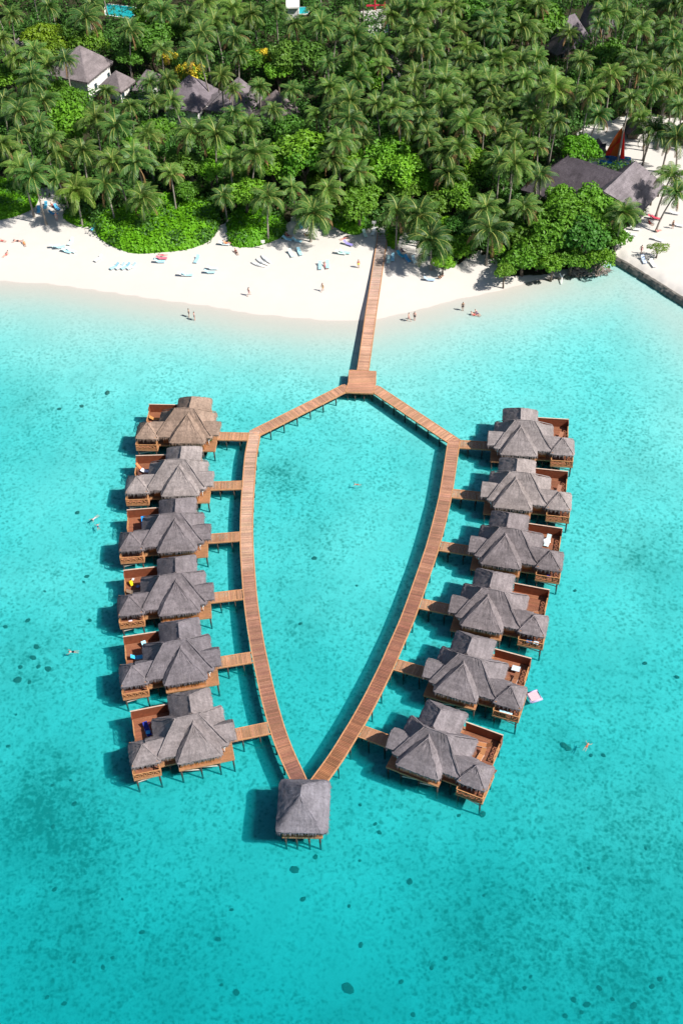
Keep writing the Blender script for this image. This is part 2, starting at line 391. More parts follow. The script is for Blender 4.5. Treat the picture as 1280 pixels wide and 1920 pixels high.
# ------------------------------------------------------------------ thatched roof shells
def roof_mesh(mb, x0, x1, y0, y1, ze, A, B, rad=.32, thick=.26, n=8, bulge=.07, fringe=True, step=.3, along='x', jit=.045):
    A, B = Vector(A), Vector(B)
    P = []
    cs = [(x0+rad, y0+rad, PI), (x1-rad, y0+rad, 1.5*PI), (x1-rad, y1-rad, 0), (x0+rad, y1-rad, .5*PI)]
    for i, (cx, cy_, a0) in enumerate(cs):
        for k in range(3):
            a = a0+.5*PI*k/2; P.append((cx+rad*math.cos(a), cy_+rad*math.sin(a)))
        nx_, ny_, na = cs[(i+1) % 4]
        e = (cx+rad*math.cos(a0+.5*PI), cy_+rad*math.sin(a0+.5*PI)); s_ = (nx_+rad*math.cos(na), ny_+rad*math.sin(na))
        L = math.dist(e, s_); q = max(1, int(L/step))
        for k in range(1, q): P.append((e[0]+(s_[0]-e[0])*k/q, e[1]+(s_[1]-e[1])*k/q))
    N = len(P); per = [0.0]
    for i in range(N): per.append(per[-1]+math.dist(P[i], P[(i+1) % N]))
    vs = []; fs = []; uv = []
    for k in range(n+1):
        s = k/n
        for i, p in enumerate(P):
            tt = (p[0]-x0)/(x1-x0) if along == 'x' else (p[1]-y0)/(y1-y0)
            Q = A.lerp(B, min(1, max(0, tt)))
            c = Vector((p[0], p[1], ze)).lerp(Q, s); c.z += bulge*math.sin(PI*min(1, s*1.15)) if s < .87 else 0
            if k < n: c += Vector((random.uniform(-jit, jit), random.uniform(-jit, jit), random.uniform(-jit, jit)*1.3))
            vs.append(c); uv.append((per[i], s*3.2))
    for k in range(n):
        for i in range(N):
            j = (i+1) % N; fs.append((k*N+i, k*N+j, (k+1)*N+j, (k+1)*N+i))
    b = len(vs)  # eave lip and underside
    for i, p in enumerate(P):
        q = Vector((p[0], p[1], 0)); c = Vector(((x0+x1)/2, (y0+y1)/2, 0)); d = (c-q).normalized()
        q = q+d*.06; vs.append((q.x, q.y, ze-thick*random.uniform(.7, 1.25))); uv.append((per[i], -.25))
    for i, p in enumerate(P):
        tt = (p[0]-x0)/(x1-x0) if along == 'x' else (p[1]-y0)/(y1-y0)
        Q = A.lerp(B, min(1, max(0, tt))); c = Vector((p[0], p[1], ze-thick)).lerp(Q, .5); c.z -= .3; vs.append(c); uv.append((per[i], -1))
    for i in range(N):
        j = (i+1) % N; fs.append((i, b+i, b+j, j)); fs.append((b+i, b+N+i, b+N+j, b+j))
    fs.append(tuple(b+N+i for i in range(N))[::-1])
    mb.add(vs, fs, uv)
    if fringe:
        fv = []; ff = []; fu = []
        for i in range(N):
            j = (i+1) % N; a = Vector((*P[i], 0)); c = Vector((*P[j], 0)); L = (c-a).length; out = Vector(((c-a).y, -(c-a).x, 0)).normalized()
            for q in range(max(1, int(L/.11))):
                s = random.random(); p = a.lerp(c, s); l = random.uniform(.14, .48); e = (c-a).normalized()*.055
                k = len(fv)
                fv += [p-e+Vector((0, 0, ze-.05)), p+e+Vector((0, 0, ze-.05)), p+out*random.uniform(0, .2)+Vector((0, 0, ze-thick*.8-l))+e*random.uniform(-1, 1)]
                ff.append((k, k+1, k+2)); fu += [(per[i]+s*L, 0), (per[i]+s*L+.1, 0), (per[i]+s*L, -.3)]
        mb.add(fv, ff, fu)

def tint_range(a, b, t): return tuple(x+(y-x)*t for x, y in zip(a, b))
PINK = (.50, .27, .165); BROWN = (.27, .105, .055); ORANGE = (.37, .18, .085); DARKB = (.20, .075, .04)
def jit_tint(c, k=.14):
    f = 1+random.uniform(-k, k); return tuple(min(1, x*f*(1+random.uniform(-.04, .04))) for x in c)
def planks(mb, x0, x1, y0, y1, z1, th, w, col, along='x'):
    """a floor of boards with narrow joints; boards run along x or y"""
    lo, hi = (y0, y1) if along == 'x' else (x0, x1); n = max(1, round((hi-lo)/w)); w = (hi-lo)/n
    for i in range(n):
        a = lo+i*w+.008; b = lo+(i+1)*w-.008; mb.curt = jit_tint(col); dz = random.uniform(-.004, .004)
        if along == 'x': mb.box(x0, x1, a, b, z1-th, z1+dz)
        else: mb.box(a, b, y0, y1, z1-th, z1+dz)
    mb.curt = None

# ------------------------------------------------------------------ villa
DZ = 1.2
def railing_mb(sx, a, b, h=.95, panels=4, z0=0.0):
    mb = MB(sx); a, b = Vector(a), Vector(b)
    up = Vector((0, 0, h)); z = Vector((0, 0, z0))
    mb.bar(a+z+up, b+z+up, .10, .07); mb.bar(a+z+Vector((0, 0, .12)), b+z+Vector((0, 0, .12)), .07, .07)
    for k in range(panels+1):
        p = a.lerp(b, k/panels)+z; mb.bar(p, p+up*(.985), .085, .085)
    for k in range(panels):
        p = a.lerp(b, (k+.06)/panels)+z; q = a.lerp(b, (k+.94)/panels)+z; lo = Vector((0, 0, .16)); hi = up*.93
        mb.bar(p+lo, q+hi, .06, .05); mb.bar(p+hi, q+lo, .06, .05)
    return mb
def make_villa(sx):
    root = empty('water_villa')
    def b(fn, name, mat, smooth=False, parent=root):
        mb = MB(sx); fn(mb); return mb.build(name, mat, parent, smooth)
    T = M['thatch']
    b(lambda m: roof_mesh(m, -4.95, 3.65, -2.15, 3.65, 1.85, (-1.95, .78, 5.05), (.80, .78, 5.0), bulge=-.17), 'main_roof', T, 'sharp')
    b(lambda m: roof_mesh(m, -2.72, 2.72, -3.35, 2.4, 1.78, (-.12, -.18, 4.55), (.12, .5, 4.62), rad=.35, along='y', bulge=.12), 'front_roof', T, 'sharp')
    b(lambda m: roof_mesh(m, -2.66, 2.58, .8, 6.40, 2.18, (0, 1.5, 4.62), (0, 4.0, 4.55), along='y'), 'rear_roof', T, 'sharp')
    b(lambda m: roof_mesh(m, -7.98, -4.32, -2.52, 1.05, 1.70, (-6.2, -.72, 3.42), (-6.08, -.72, 3.42), rad=.4), 'gazebo_roof', T, 'sharp')
    b(lambda m: roof_mesh(m, -6.0, -2.2, -2.05, 1.2, 1.76, (-5.8, -.42, 3.26), (-2.4, -.42, 3.5), rad=.15, n=5), 'link_roof', T, 'sharp')
    b(lambda m: roof_mesh(m, 1.8, 4.58, -1.72, 1.25, 2.02, (2.0, -.2, 3.40), (4.48, -.22, 3.44), rad=.12, n=5), 'entry_roof', T, 'sharp')
    def cap(lines, parent_name):
        mb = MB(sx)
        for a, b_ in lines:
            a, b_ = Vector(a), Vector(b_); mb.tube([a.lerp(b_, k/8)+Vector((random.uniform(-.02, .02), random.uniform(-.02, .02), -.01+.05*math.sin(PI*k/8)+random.uniform(-.02, .02))) for k in range(9)], .06, 6)
        mb.build('ridge_cap', T, [c for c in root.children if c.name.startswith(parent_name)][0], True)
    cap([((-1.95, .78, 5.03), (.8, .78, 4.98)), ((-1.95, .78, 5.03), (-4.75, -1.95, 2.1)), ((-1.95, .78, 5.03), (-4.75, 3.45, 2.1)), ((.8, .78, 4.98), (3.45, -1.95, 2.1)), ((.8, .78, 4.98), (3.45, 3.45, 2.1))], 'main_roof')
    cap([((-.06, -.18, 4.55), (-2.5, -3.12, 1.95)), ((-.06, -.18, 4.55), (2.5, -3.12, 1.95))], 'front_roof')
    cap([((0, 1.5, 4.6), (0, 4, 4.53)), ((0, 4, 4.53), (-2.45, 6.2, 2.35)), ((0, 4, 4.53), (2.37, 6.2, 2.35))], 'rear_roof')
    cap([((-6.15, -.72, 3.42), (-7.8, -2.34, 1.85)), ((-6.15, -.72, 3.42), (-4.5, -2.34, 1.85)), ((-6.15, -.72, 3.42), (-7.8, .87, 1.85))], 'gazebo_roof')
    # structure
    def walls(m):
        m.box(-2.35, 2.35, -2.72, 5.6, 0, 2.1); m.box(-4.0, 3.05, -1.45, 3.0, 0.002, 2.1)
    wl = b(walls, 'wall', M['wall'])
    for x in (-1.3, .1):
        f = b(lambda m: [m.box(x-.55, x+.55, -2.80, -2.722, .55, 1.62)], 'window', M['beam'], parent=wl)
        b(lambda m: [m.box(x-.45, x+.45, -2.815, -2.802, .65, 1.52)], 'pane', M['glass'], parent=f)
    d = b(lambda m: m.box(2.352, 2.42, -2.2, -1.5, 0, 1.95), 'door', M['brownwall'], parent=wl)
    b(lambda m: [planks(m, -2.6, 2.35, -2.98, 5.9, -.02, .1, .2, ORANGE)], 'floor', M['deck'])
    b(lambda m: [planks(m, -7.2, -2.62, 1.02, 5.48, 0, .1, .2, BROWN)], 'sun_deck', M['deck'])
    b(lambda m: [planks(m, -7.86, -4.69, -3.0, 1.0, 0, .1, .2, BROWN)], 'gazebo_floor', M['deck'])
    b(lambda m: [planks(m, -4.67, -2.62, -1.9, 1.0, -.02, .1, .2, ORANGE)], 'passage_floor', M['deck'])
    b(lambda m: [planks(m, 2.37, 3.92, -2.94, 1.3, 0, .1, .2, ORANGE)], 'porch_floor', M['deck'])
    def skirt(m):
        for (x0, x1, y) in ((-7.86, -4.69, -3.04), (-2.6, 2.35, -3.02), (2.37, 3.92, -2.98), (-4.67, -2.62, -1.94)): m.box(x0, x1, y, y+.035, -.24, -.005)
        for (y0, y1, x) in ((-3.0, 1.0, -7.90), (1.02, 5.48, -7.24)): m.box(x, x+.035, y0, y1, -.34, -.005)
        m.box(3.925, 3.96, -2.94, -.65, -.34, -.005); m.box(-4.68, -4.65, -3.0, -1.95, -.34, -.005)
    b(skirt, 'edge_beam', M['beam'])
    pw = b(lambda m: [m.box(-7.2, -2.64, 5.49, 5.57, -.3, 1.52), m.box(-7.25, -7.17, 4.75, 5.57, -.3, 1.3)], 'privacy_wall', M['brownwall'])
    b(lambda m: [m.box(-7.26, -2.6, 5.46, 5.60, 1.52, 1.58)], 'cap_rail', M['caprail'], parent=pw)
    r1 = railing_mb(sx, (-7.82, -2.96, 0), (-4.73, -2.96, 0), panels=4); r1.build('railing', M['rail'], root)
    railing_mb(sx, (-7.82, -2.9, 0), (-7.82, .95, 0), panels=5).build('railing', M['rail'], root)
    railing_mb(sx, (-4.73, -2.9, 0), (-4.73, -1.95, 0), panels=1).build('railing', M['rail'], root)
    railing_mb(sx, (-7.16, 2.5, 0), (-7.16, 4.7, 0), panels=3, h=.85).build('railing', M['rail'], root)
    for x in (-7.7, -4.85):
        for y in (-2.3, .85): b(lambda m: m.box(x-.07, x+.07, y-.07, y+.07, 0, 1.9), 'post', M['rail'])
    def stair(m):
        for k in range(5): m.box(-7.75+.0*k, -7.26, 1.35+.24*k-.1, 1.35+.24*k+.06, -.25-.2*k, -.19-.2*k)
        m.bar((-7.72, 1.2, -.1), (-7.72, 2.5, -1.3), .06, .16); m.bar((-7.3, 1.2, -.1), (-7.3, 2.5, -1.3), .06, .16)
    b(stair, 'stair', M['brownwall'])
    for x, y in ((-7.6, -2.85), (-4.95, -2.85), (-7.6, .8), (-4.95, .8), (-7.0, 5.3), (-4.9, 5.3), (-2.4, -2.85), (-.1, -2.85), (2.1, -2.85), (3.75, -2.78), (3.75, .9),
                 (-2.4, .6), (0, .6), (2.2, .6), (-2.4, 5.6), (0, 5.6), (2.2, 5.6), (-3.6, -1.75), (-7.0, 3.0), (2.2, 3.2), (-2.4, 3.2)):
        b(lambda m: m.tube([(x, y, -5.0), (x, y, -.12)], .11, 7), 'stilt', M['pile'], True)
    for p, q in (((-7.55, -2.8, -.95), (-5.0, -2.8, -.35)), ((-2.35, -2.8, -.45), (-.15, -2.8, -1.0)), ((.0, -2.8, -.5), (2.05, -2.8, -1.0)), ((-7.5, .75, -.9), (-5.0, .75, -.4))):
        b(lambda m: m.bar(p, q, .07, .12), 'brace', M['pale'])
    lp = b(lambda m: [m.tube([(2.95, -1.75, 0), (2.95, -1.75, .9)], .05, 6), m.ball((2.95, -1.75, 1.05), .22)], 'globe_lamp', M['white'], True)
    return root
VL, VR = make_villa(1), make_villa(-1)
POSE = {'L1': (-21.97, 133.89, -.095), 'L2': (-22.53, 122.94, -.022), 'L3': (-22.46, 112.30, .040), 'L4': (-21.62, 101.38, .090), 'L5': (-20.34, 90.50, .140), 'L6': (-18.19, 79.41, .186),
        'R1': (26.28, 128.03, -.158), 'R2': (24.14, 117.38, -.209), 'R3': (21.36, 106.90, -.269), 'R4': (17.80, 96.54, -.314), 'R5': (13.71, 86.32, -.386), 'R6': (8.69, 76.13, -.466)}
TINT = {'L1': (.30, .222, .165), 'L2': (.285, .255, .235), 'L3': (.182, .164, .164), 'L4': (.180, .162, .164), 'L5': (.172, .158, .164), 'L6': (.232, .207, .198),
        'R1': (.265, .240, .225), 'R2': (.270, .240, .220), 'R3': (.198, .176, .172), 'R4': (.205, .182, .178), 'R5': (.206, .187, .186), 'R6': (.202, .184, .186)}
VLAB = {'L1': 'water villa with the tan brown thatch, nearest the shore in its row', 'L2': 'water villa with orange and white cloth hung over its sun deck',
        'L3': 'grey thatched water villa with two bright blue cushions on its sun deck', 'L4': 'grey thatched water villa with a yellow towel on its sun deck',
        'L5': 'grey thatched water villa with a long cyan lounger on its sun deck', 'L6': 'water villa at the seaward row end with navy and pink towels on its deck',
        'R1': 'pale thatched water villa nearest the shore, across the loop from the tan brown one', 'R2': 'pale beige thatched water villa between the shoreward villa and the white towel villa',
        'R3': 'grey thatched water villa with a white and cyan lounger on its sun deck', 'R4': 'grey thatched water villa with blue and white towels in its corner gazebo',
        'R5': 'grey thatched water villa beside the floating pink mat', 'R6': 'water villa at the seaward row end with brown wooden furniture on its deck'}
VILLA = {}
for k, (x, y, a) in POSE.items():
    src = VL if k[0] == 'L' else VR
    o = src if k in ('L1', 'R1') else copy_tree(src)
    o.location = (x, y, DZ); o.rotation_euler = (0, 0, a); VILLA[k] = o
    tag(o, VLAB[k], 'water villa', 'thatched water villas along the boardwalk')
    for c in o.children:
        if c.name.split('.')[0].endswith('_roof'):
            f = random.uniform(.95, 1.05); c.color = tuple(v*f for v in TINT[k])+(1,)
            for q in c.children: q.color = tuple(min(1, v*1.06) for v in TINT[k])+(1,)
def vloc(k, x, y, z=0.0):
    X, Y, a = POSE[k]; x = x if k[0] == 'L' else -x; c, s = math.cos(a), math.sin(a)
    return Vector((X+c*x-s*y, Y+s*x+c*y, DZ+z))

# ------------------------------------------------------------------ boardwalks
def catmull(P, per=8):
    P = [Vector(p) for p in P]; out = []
    for i in range(len(P)-1):
        p0, p1, p2, p3 = P[max(i-1, 0)], P[i], P[i+1], P[min(i+2, len(P)-1)]
        for k in range(per):
            t = k/per; out.append(.5*((2*p1)+(p2-p0)*t+(2*p0-5*p1+4*p2-p3)*t*t+(3*p1-p0-3*p2+p3)*t**3))
    out.append(P[-1]); return out
def resample(P, step):
    out = [P[0]]; acc = 0.0
    for a, b in zip(P, P[1:]):
        L = (b-a).length; s = step-acc
        while s <= L and L > 0: out.append(a.lerp(b, s/L)); s += step
        acc = (acc+L) % step
    return out
def plank_path(mb, P, width, z, tone, step=.2, ext=(0, 0)):
    """boards laid across a path; tone(t) gives the wood colour along it"""
    P = [Vector((p.x, p.y, 0)) for p in P]
    if ext[0]: P.insert(0, P[0]+(P[0]-P[1]).normalized()*ext[0])
    if ext[1]: P.append(P[-1]+(P[-1]-P[-2]).normalized()*ext[1])
    Q = resample(P, step)
    for i in range(len(Q)-1):
        a, b = Q[i], Q[i+1]; d = (b-a).normalized(); n = Vector((-d.y, d.x, 0)); g_ = d*.012
        d0 = (Q[i]-Q[i-1]).normalized() if i else d; d2 = (Q[i+2]-Q[i+1]).normalized() if i+2 < len(Q) else d
        n0 = Vector((-(d0+d).y, (d0+d).x, 0)).normalized(); n1 = Vector((-(d2+d).y, (d2+d).x, 0)).normalized()
        zz = (z(a) if callable(z) else z)+random.uniform(-.006, .006); h = width/2+random.uniform(-.02, .02)
        t0 = tone(i/len(Q)); mb.curt = jit_tint(t0, .2 if random.random() < .85 else .38)
        v = [a+g_-n0*h, b-g_-n1*h, b-g_+n1*h, a+g_+n0*h]
        mb.add([p+Vector((0, 0, zz-.07)) for p in v]+[p+Vector((0, 0, zz)) for p in v], [(3, 2, 1, 0), (4, 5, 6, 7), (0, 1, 5, 4), (1, 2, 6, 5), (2, 3, 7, 6), (3, 0, 4, 7)])
    mb.curt = None
    return P
def side_path(P, off):
    out = []
    for i, p in enumerate(P):
        d = (P[min(i+1, len(P)-1)]-P[max(i-1, 0)]).normalized(); out.append(Vector((p.x-d.y*off, p.y+d.x*off, 0)))
    return out
def edge(P, off, z, root, name='edge_beam', w=.14, h=.2, mat=None):
    mb = MB(); S = side_path(P, off); zf = z if callable(z) else (lambda p: z)
    vs = []; fs = []
    for i, p in enumerate(S):
        d = (S[min(i+1, len(S)-1)]-S[max(i-1, 0)]).normalized(); n = Vector((-d.y, d.x, 0))*(w/2); zz = zf(p)
        vs += [p-n+Vector((0, 0, zz-h)), p+n+Vector((0, 0, zz-h)), p+n+Vector((0, 0, zz)), p-n+Vector((0, 0, zz))]
    for i in range(len(S)-1):
        for k in range(4): fs.append((i*4+k, i*4+(k+1) % 4, (i+1)*4+(k+1) % 4, (i+1)*4+k))
    fs += [(0, 1, 2, 3), tuple((len(S)-1)*4+k for k in (3, 2, 1, 0))]
    mb.add(vs, fs); return mb.build(name, mat or M['beam'], root)
def stilts(P, width, root, step=2.9, start=1.0, z=DZ):
    Q = resample(P, step)
    for i, p in enumerate(Q[1:], 1):
        d = (Q[i]-Q[i-1]).normalized(); n = Vector((-d.y, d.x, 0))
        gz = ground(p.x, p.y)
        if gz > .8: continue
        for s in (-1, 1):
            q = p+n*(s*(width/2-.12)); mb = MB(); mb.tube([(q.x, q.y, gz-.6), (q.x, q.y, z-.16)], .10, 7); mb.build('stilt', M['pile'], root, True)
        a, b_ = p+n*(width/2+.05), p-n*(width/2+.05); mb = MB(); mb.bar((a.x, a.y, z-.22), (b_.x, b_.y, z-.22), .16, .14); mb.build('cross_beam', M['pale'], root)
def px_path(L): return [pix(u, v, DZ) for u, v in L]
WW = 1.68
def boardwalk(diag, curve, tone_d, tone_c, label, wd):
    root = empty('boardwalk', tuple(pix(*curve[len(curve)//2], 0))); inv = Vector(root.location)
    root.location = (0, 0, 0)
    tag(root, label, 'boardwalk', 'curved arms of the boardwalk loop')
    mb = MB(); D_ = px_path(diag); C_ = catmull(px_path(curve), 8)
    plank_path(mb, D_, wd, DZ-.006, tone_d, ext=(.4, .35)); P = plank_path(mb, C_, WW, DZ, tone_c, ext=(.55, 0))
    mb.build('decking', M['deck'], root)
    for s in (-1, 1):
        edge(C_, s*(WW/2+.02), DZ+.03, root); edge([Vector((p.x, p.y, 0)) for p in D_], s*(wd/2+.02), DZ+.02, root)
    stilts(C_, WW, root); stilts([Vector((p.x, p.y, 0)) for p in D_], wd, root, 2.45)
    return root, C_
def ramp_tone(stops):
    def f(t):
        for (a, ca), (b, cb) in zip(stops, stops[1:]):
            if t <= b: return tint_range(ca, cb, (t-a)/(b-a+1e-9))
        return stops[-1][1]
    return f
LP = (.49, .315, .225); LB = (.31, .145, .092); LD = (.235, .105, .075)
_, CL = boardwalk([(648, 726.5), (478, 811.5)], [(477.5, 811), (474.5, 830), (469.5, 860), (464.2, 931), (462.3, 978), (462.5, 1024.7), (465.3, 1071.5), (469, 1118), (475, 1165), (483, 1213), (490.5, 1250), (501.5, 1300), (512, 1340), (524.3, 1380), (540, 1420), (558.5, 1460), (566, 1480)],
    lambda t: (.50, .27, .165), ramp_tone([(0, LP), (.30, (.47, .29, .20)), (.44, (.46, .275, .185)), (.45, (.36, .185, .125)), (.8, LB), (.93, (.30, .135, .08)), (.94, LD), (1, LD)]),
    'boardwalk arm passing the villa with the tan brown thatch, curving to the end pavilion', 1.66)
_, CR = boardwalk([(703, 728.5), (850.5, 827)], [(851, 826), (847, 852), (836, 923), (824.5, 974), (812, 1021), (806, 1040), (788.5, 1091), (763.7, 1160), (740, 1214.7), (724.7, 1250), (695, 1310), (672.5, 1351), (655, 1380), (630, 1420), (602, 1459), (590, 1475)],
    lambda t: (.51, .275, .165), ramp_tone([(0, (.45, .235, .15)), (.3, (.40, .20, .125)), (.5, (.31, .14, .088)), (.75, (.27, .112, .068)), (1, (.30, .125, .055))]),
    'boardwalk arm passing the two pale beige villas, curving to the end pavilion', 1.66)
# junction platform
PLAT = [pix(u, v, DZ) for u, v in [(654.8, 693.7), (704.7, 696), (704, 718), (700.2, 737.3), (647.3, 735), (653, 716.7)]]
jp = empty('junction_platform'); tag(jp, 'wide wooden platform where the shore jetty meets both boardwalk arms', 'platform')
mb = MB(); y0 = min(p.y for p in PLAT); y1 = max(p.y for p in PLAT)
yy = y0
while yy < y1-.02:
    c = yy+.1; xsn = []
    for a, b in zip(PLAT, PLAT[1:]+PLAT[:1]):
        if (a.y > c) != (b.y > c): xsn.append(a.x+(b.x-a.x)*(c-a.y)/(b.y-a.y))
    if len(xsn) >= 2:
        mb.curt = jit_tint((.49, .25, .15)); mb.box(min(xsn), max(xsn), yy+.006, min(yy+.194, y1), DZ-.07, DZ+.006+random.uniform(-.003, .003))
    yy += .2
mb.build('decking', M['deck'], jp)
for a, b in zip(PLAT, PLAT[1:]+PLAT[:1]):
    mb = MB(); q = Vector((0, 0, -.1)); mb.bar(a+q, b+q, .12, .24); mb.build('edge_beam', M['beam'], jp)
for u, v in [(651, 733), (665, 734.5), (682, 735), (697, 736), (657, 698), (702, 700), (680, 712), (656, 716), (701, 717)]:
    p = pix(u, v, DZ); mb = MB(); mb.tube([(p.x, p.y, -3.2), (p.x, p.y, DZ-.1)], .11, 7); mb.build('stilt', M['pile'], jp, True)
# jetty to the shore
jt = empty('shore_jetty'); tag(jt, 'straight pink brown plank jetty running from the platform up onto the beach', 'jetty')
JP = px_path([(680, 695.5), (682.8, 677), (696, 582), (702.5, 540), (710.6, 484), (714.7, 457.5), (717, 436)])
JW = 1.74
mb = MB(); plank_path(mb, JP, JW, DZ-.002, ramp_tone([(0, (.55, .31, .20)), (.45, (.56, .345, .245)), (.72, (.53, .38, .30)), (.8, (.44, .36, .31)), (1, (.36, .31, .28))]))
mb.build('decking', M['deck'], jt)
for s in (-1, 1): edge([Vector((p.x, p.y, 0)) for p in JP], s*(JW/2+.02), DZ+.03, jt)
stilts([Vector((p.x, p.y, 0)) for p in JP], JW, jt, 2.9)

# access bridges
def seg_hit(p, d, path):
    best = None
    for a, b in zip(path, path[1:]):
        e = b-a; den = d.x*e.y-d.y*e.x
        if abs(den) < 1e-9: continue
        w_ = a-p; t_ = (w_.x*e.y-w_.y*e.x)/den; s_ = (w_.x*d.y-w_.y*d.x)/den
        if t_ > 0 and -.001 <= s_ <= 1.001 and (best is None or t_ < best): best = t_
    return best
for k in POSE:
    path = [Vector((p.x, p.y, 0)) for p in (CL if k[0] == 'L' else CR)]
    a = vloc(k, 3.93, .35); d = (vloc(k, 4.93, .35)-a).normalized(); a.z = 0; d.z = 0
    t_ = seg_hit(a, d, path) or 6.0
    b = a+d*(t_-WW/2-.02)
    br = empty('access_bridge'); tag(br, 'short plank bridge from the boardwalk to the '+VLAB[k].replace('grey thatched ', '').split(',')[0][:200], 'bridge', 'bridges from the boardwalk to the villas')
    lab = {'L1': 'villa with the tan brown thatch', 'L2': 'villa with the orange and white cloth', 'L3': 'villa with two blue cushions', 'L4': 'villa with the yellow towel', 'L5': 'villa with the long cyan lounger', 'L6': 'villa with the navy and pink towels',
           'R1': 'pale villa nearest the shore', 'R2': 'pale beige villa next to the shoreward pale one', 'R3': 'villa with the white and cyan lounger', 'R4': 'villa with blue towels in its gazebo', 'R5': 'villa beside the floating pink mat', 'R6': 'villa with brown wooden deck furniture'}[k]
    br['label'] = 'short plank bridge leading to the '+lab
    tone = {'L': (.44, .225, .12), 'R': (.40, .205, .11)}[k[0]]
    mb = MB(); plank_path(mb, [a, b], 1.62, DZ-.012, lambda t: tone); mb.build('decking', M['deck'], br)
    for s in (-1, 1): edge([a, b], s*.83, DZ+.02, br, w=.1)
    for f in (.28, .72):
        p = a.lerp(b, f); n = Vector((-d.y, d.x, 0)); gz = ground(p.x, p.y)
        for s in (-.7, .7):
            q = p+n*s; mb = MB(); mb.tube([(q.x, q.y, gz-.5), (q.x, q.y, DZ-.15)], .10, 7); mb.build('stilt', M['pile'], br, True)
        q0, q1 = p+n*.85, p-n*.85; mb = MB(); mb.bar((q0.x, q0.y, DZ-.2), (q1.x, q1.y, DZ-.2), .14, .12); mb.build('cross_beam', M['pale'], br)

# ------------------------------------------------------------------ end pavilion
def quad_frame(pl, z):  # centre, yaw, half sizes from front corners and back corners
    return [pix(u, v, z) for u, v in pl]
fc = [pix(529, 1568.5, DZ), pix(604, 1570, DZ)]
pa = (fc[1]-fc[0]); PW = pa.length; yaw = math.atan2(pa.y, pa.x); mid_ = (fc[0]+fc[1])/2
rr = [pix(528, 1462, DZ+1.9), pix(616.5, 1461.5, DZ+1.9)]
ap = pix(566.5, 1473, DZ+4.6)
c_, s_ = math.cos(yaw), math.sin(yaw)
def loc_of(p): d = p-mid_; return (d.x*c_+d.y*s_, -d.x*s_+d.y*c_)
depth_ = (loc_of(rr[0])[1]+loc_of(rr[1])[1])/2
pv = empty('end_pavilion', (mid_.x, mid_.y, DZ), yaw); tag(pv, 'open square pavilion under grey thatch where the two boardwalk arms meet', 'pavilion')
hw = PW/2
mb = MB(); planks(mb, -hw, hw, 0, depth_-.55, 0, .12, .2, BROWN); mb.build('floor', M['deck'], pv)
mb = MB(); roof_mesh(mb, -hw-.62, hw+.75, -.62, depth_, 1.9, (-.15, depth_*.40, 4.45), (-.05, depth_*.62, 4.5), along='y', rad=.5, thick=.34, n=10)
mb.build('thatched_roof', M['thatch'], pv, 'sharp', (.195, .19, .205))
mb = MB(); mb.box(-hw-.02, hw+.02, -.05, -.01, -.36, 0.01); mb.box(-hw-.05, -hw-.01, 0, depth_-.6, -.36, 0); mb.box(hw+.01, hw+.05, 0, depth_-.6, -.36, 0); mb.build('edge_beam', M['beam'], pv)
for x in (-hw+.12, hw-.12):
    for y in (.1, depth_-.8): mb = MB(); mb.box(x-.08, x+.08, y-.08, y+.08, 0, 2.2); mb.build('post', M['rail'], pv)
railing_mb(1, (-hw+.06, .05, 0), (hw-.06, .05, 0), panels=6).build('railing', M['rail'], pv)
railing_mb(1, (-hw+.06, .1, 0), (-hw+.06, depth_-.9, 0), panels=5).build('railing', M['rail'], pv)
railing_mb(1, (hw-.06, .1, 0), (hw-.06, depth_-.9, 0), panels=5).build('railing', M['rail'], pv)
for x in (-hw+.3, -hw*.32, hw*.32, hw-.3):
    for y in (.15, depth_*.45, depth_-.8): mb = MB(); mb.tube([(x, y, -5), (x, y, -.12)], .12, 7); mb.build('stilt', M['pile'], pv, True)
for x, lab in ((-hw*.38, 'beneath the darker slope'), (hw*.42, 'beneath the sunlit slope')):
    pass

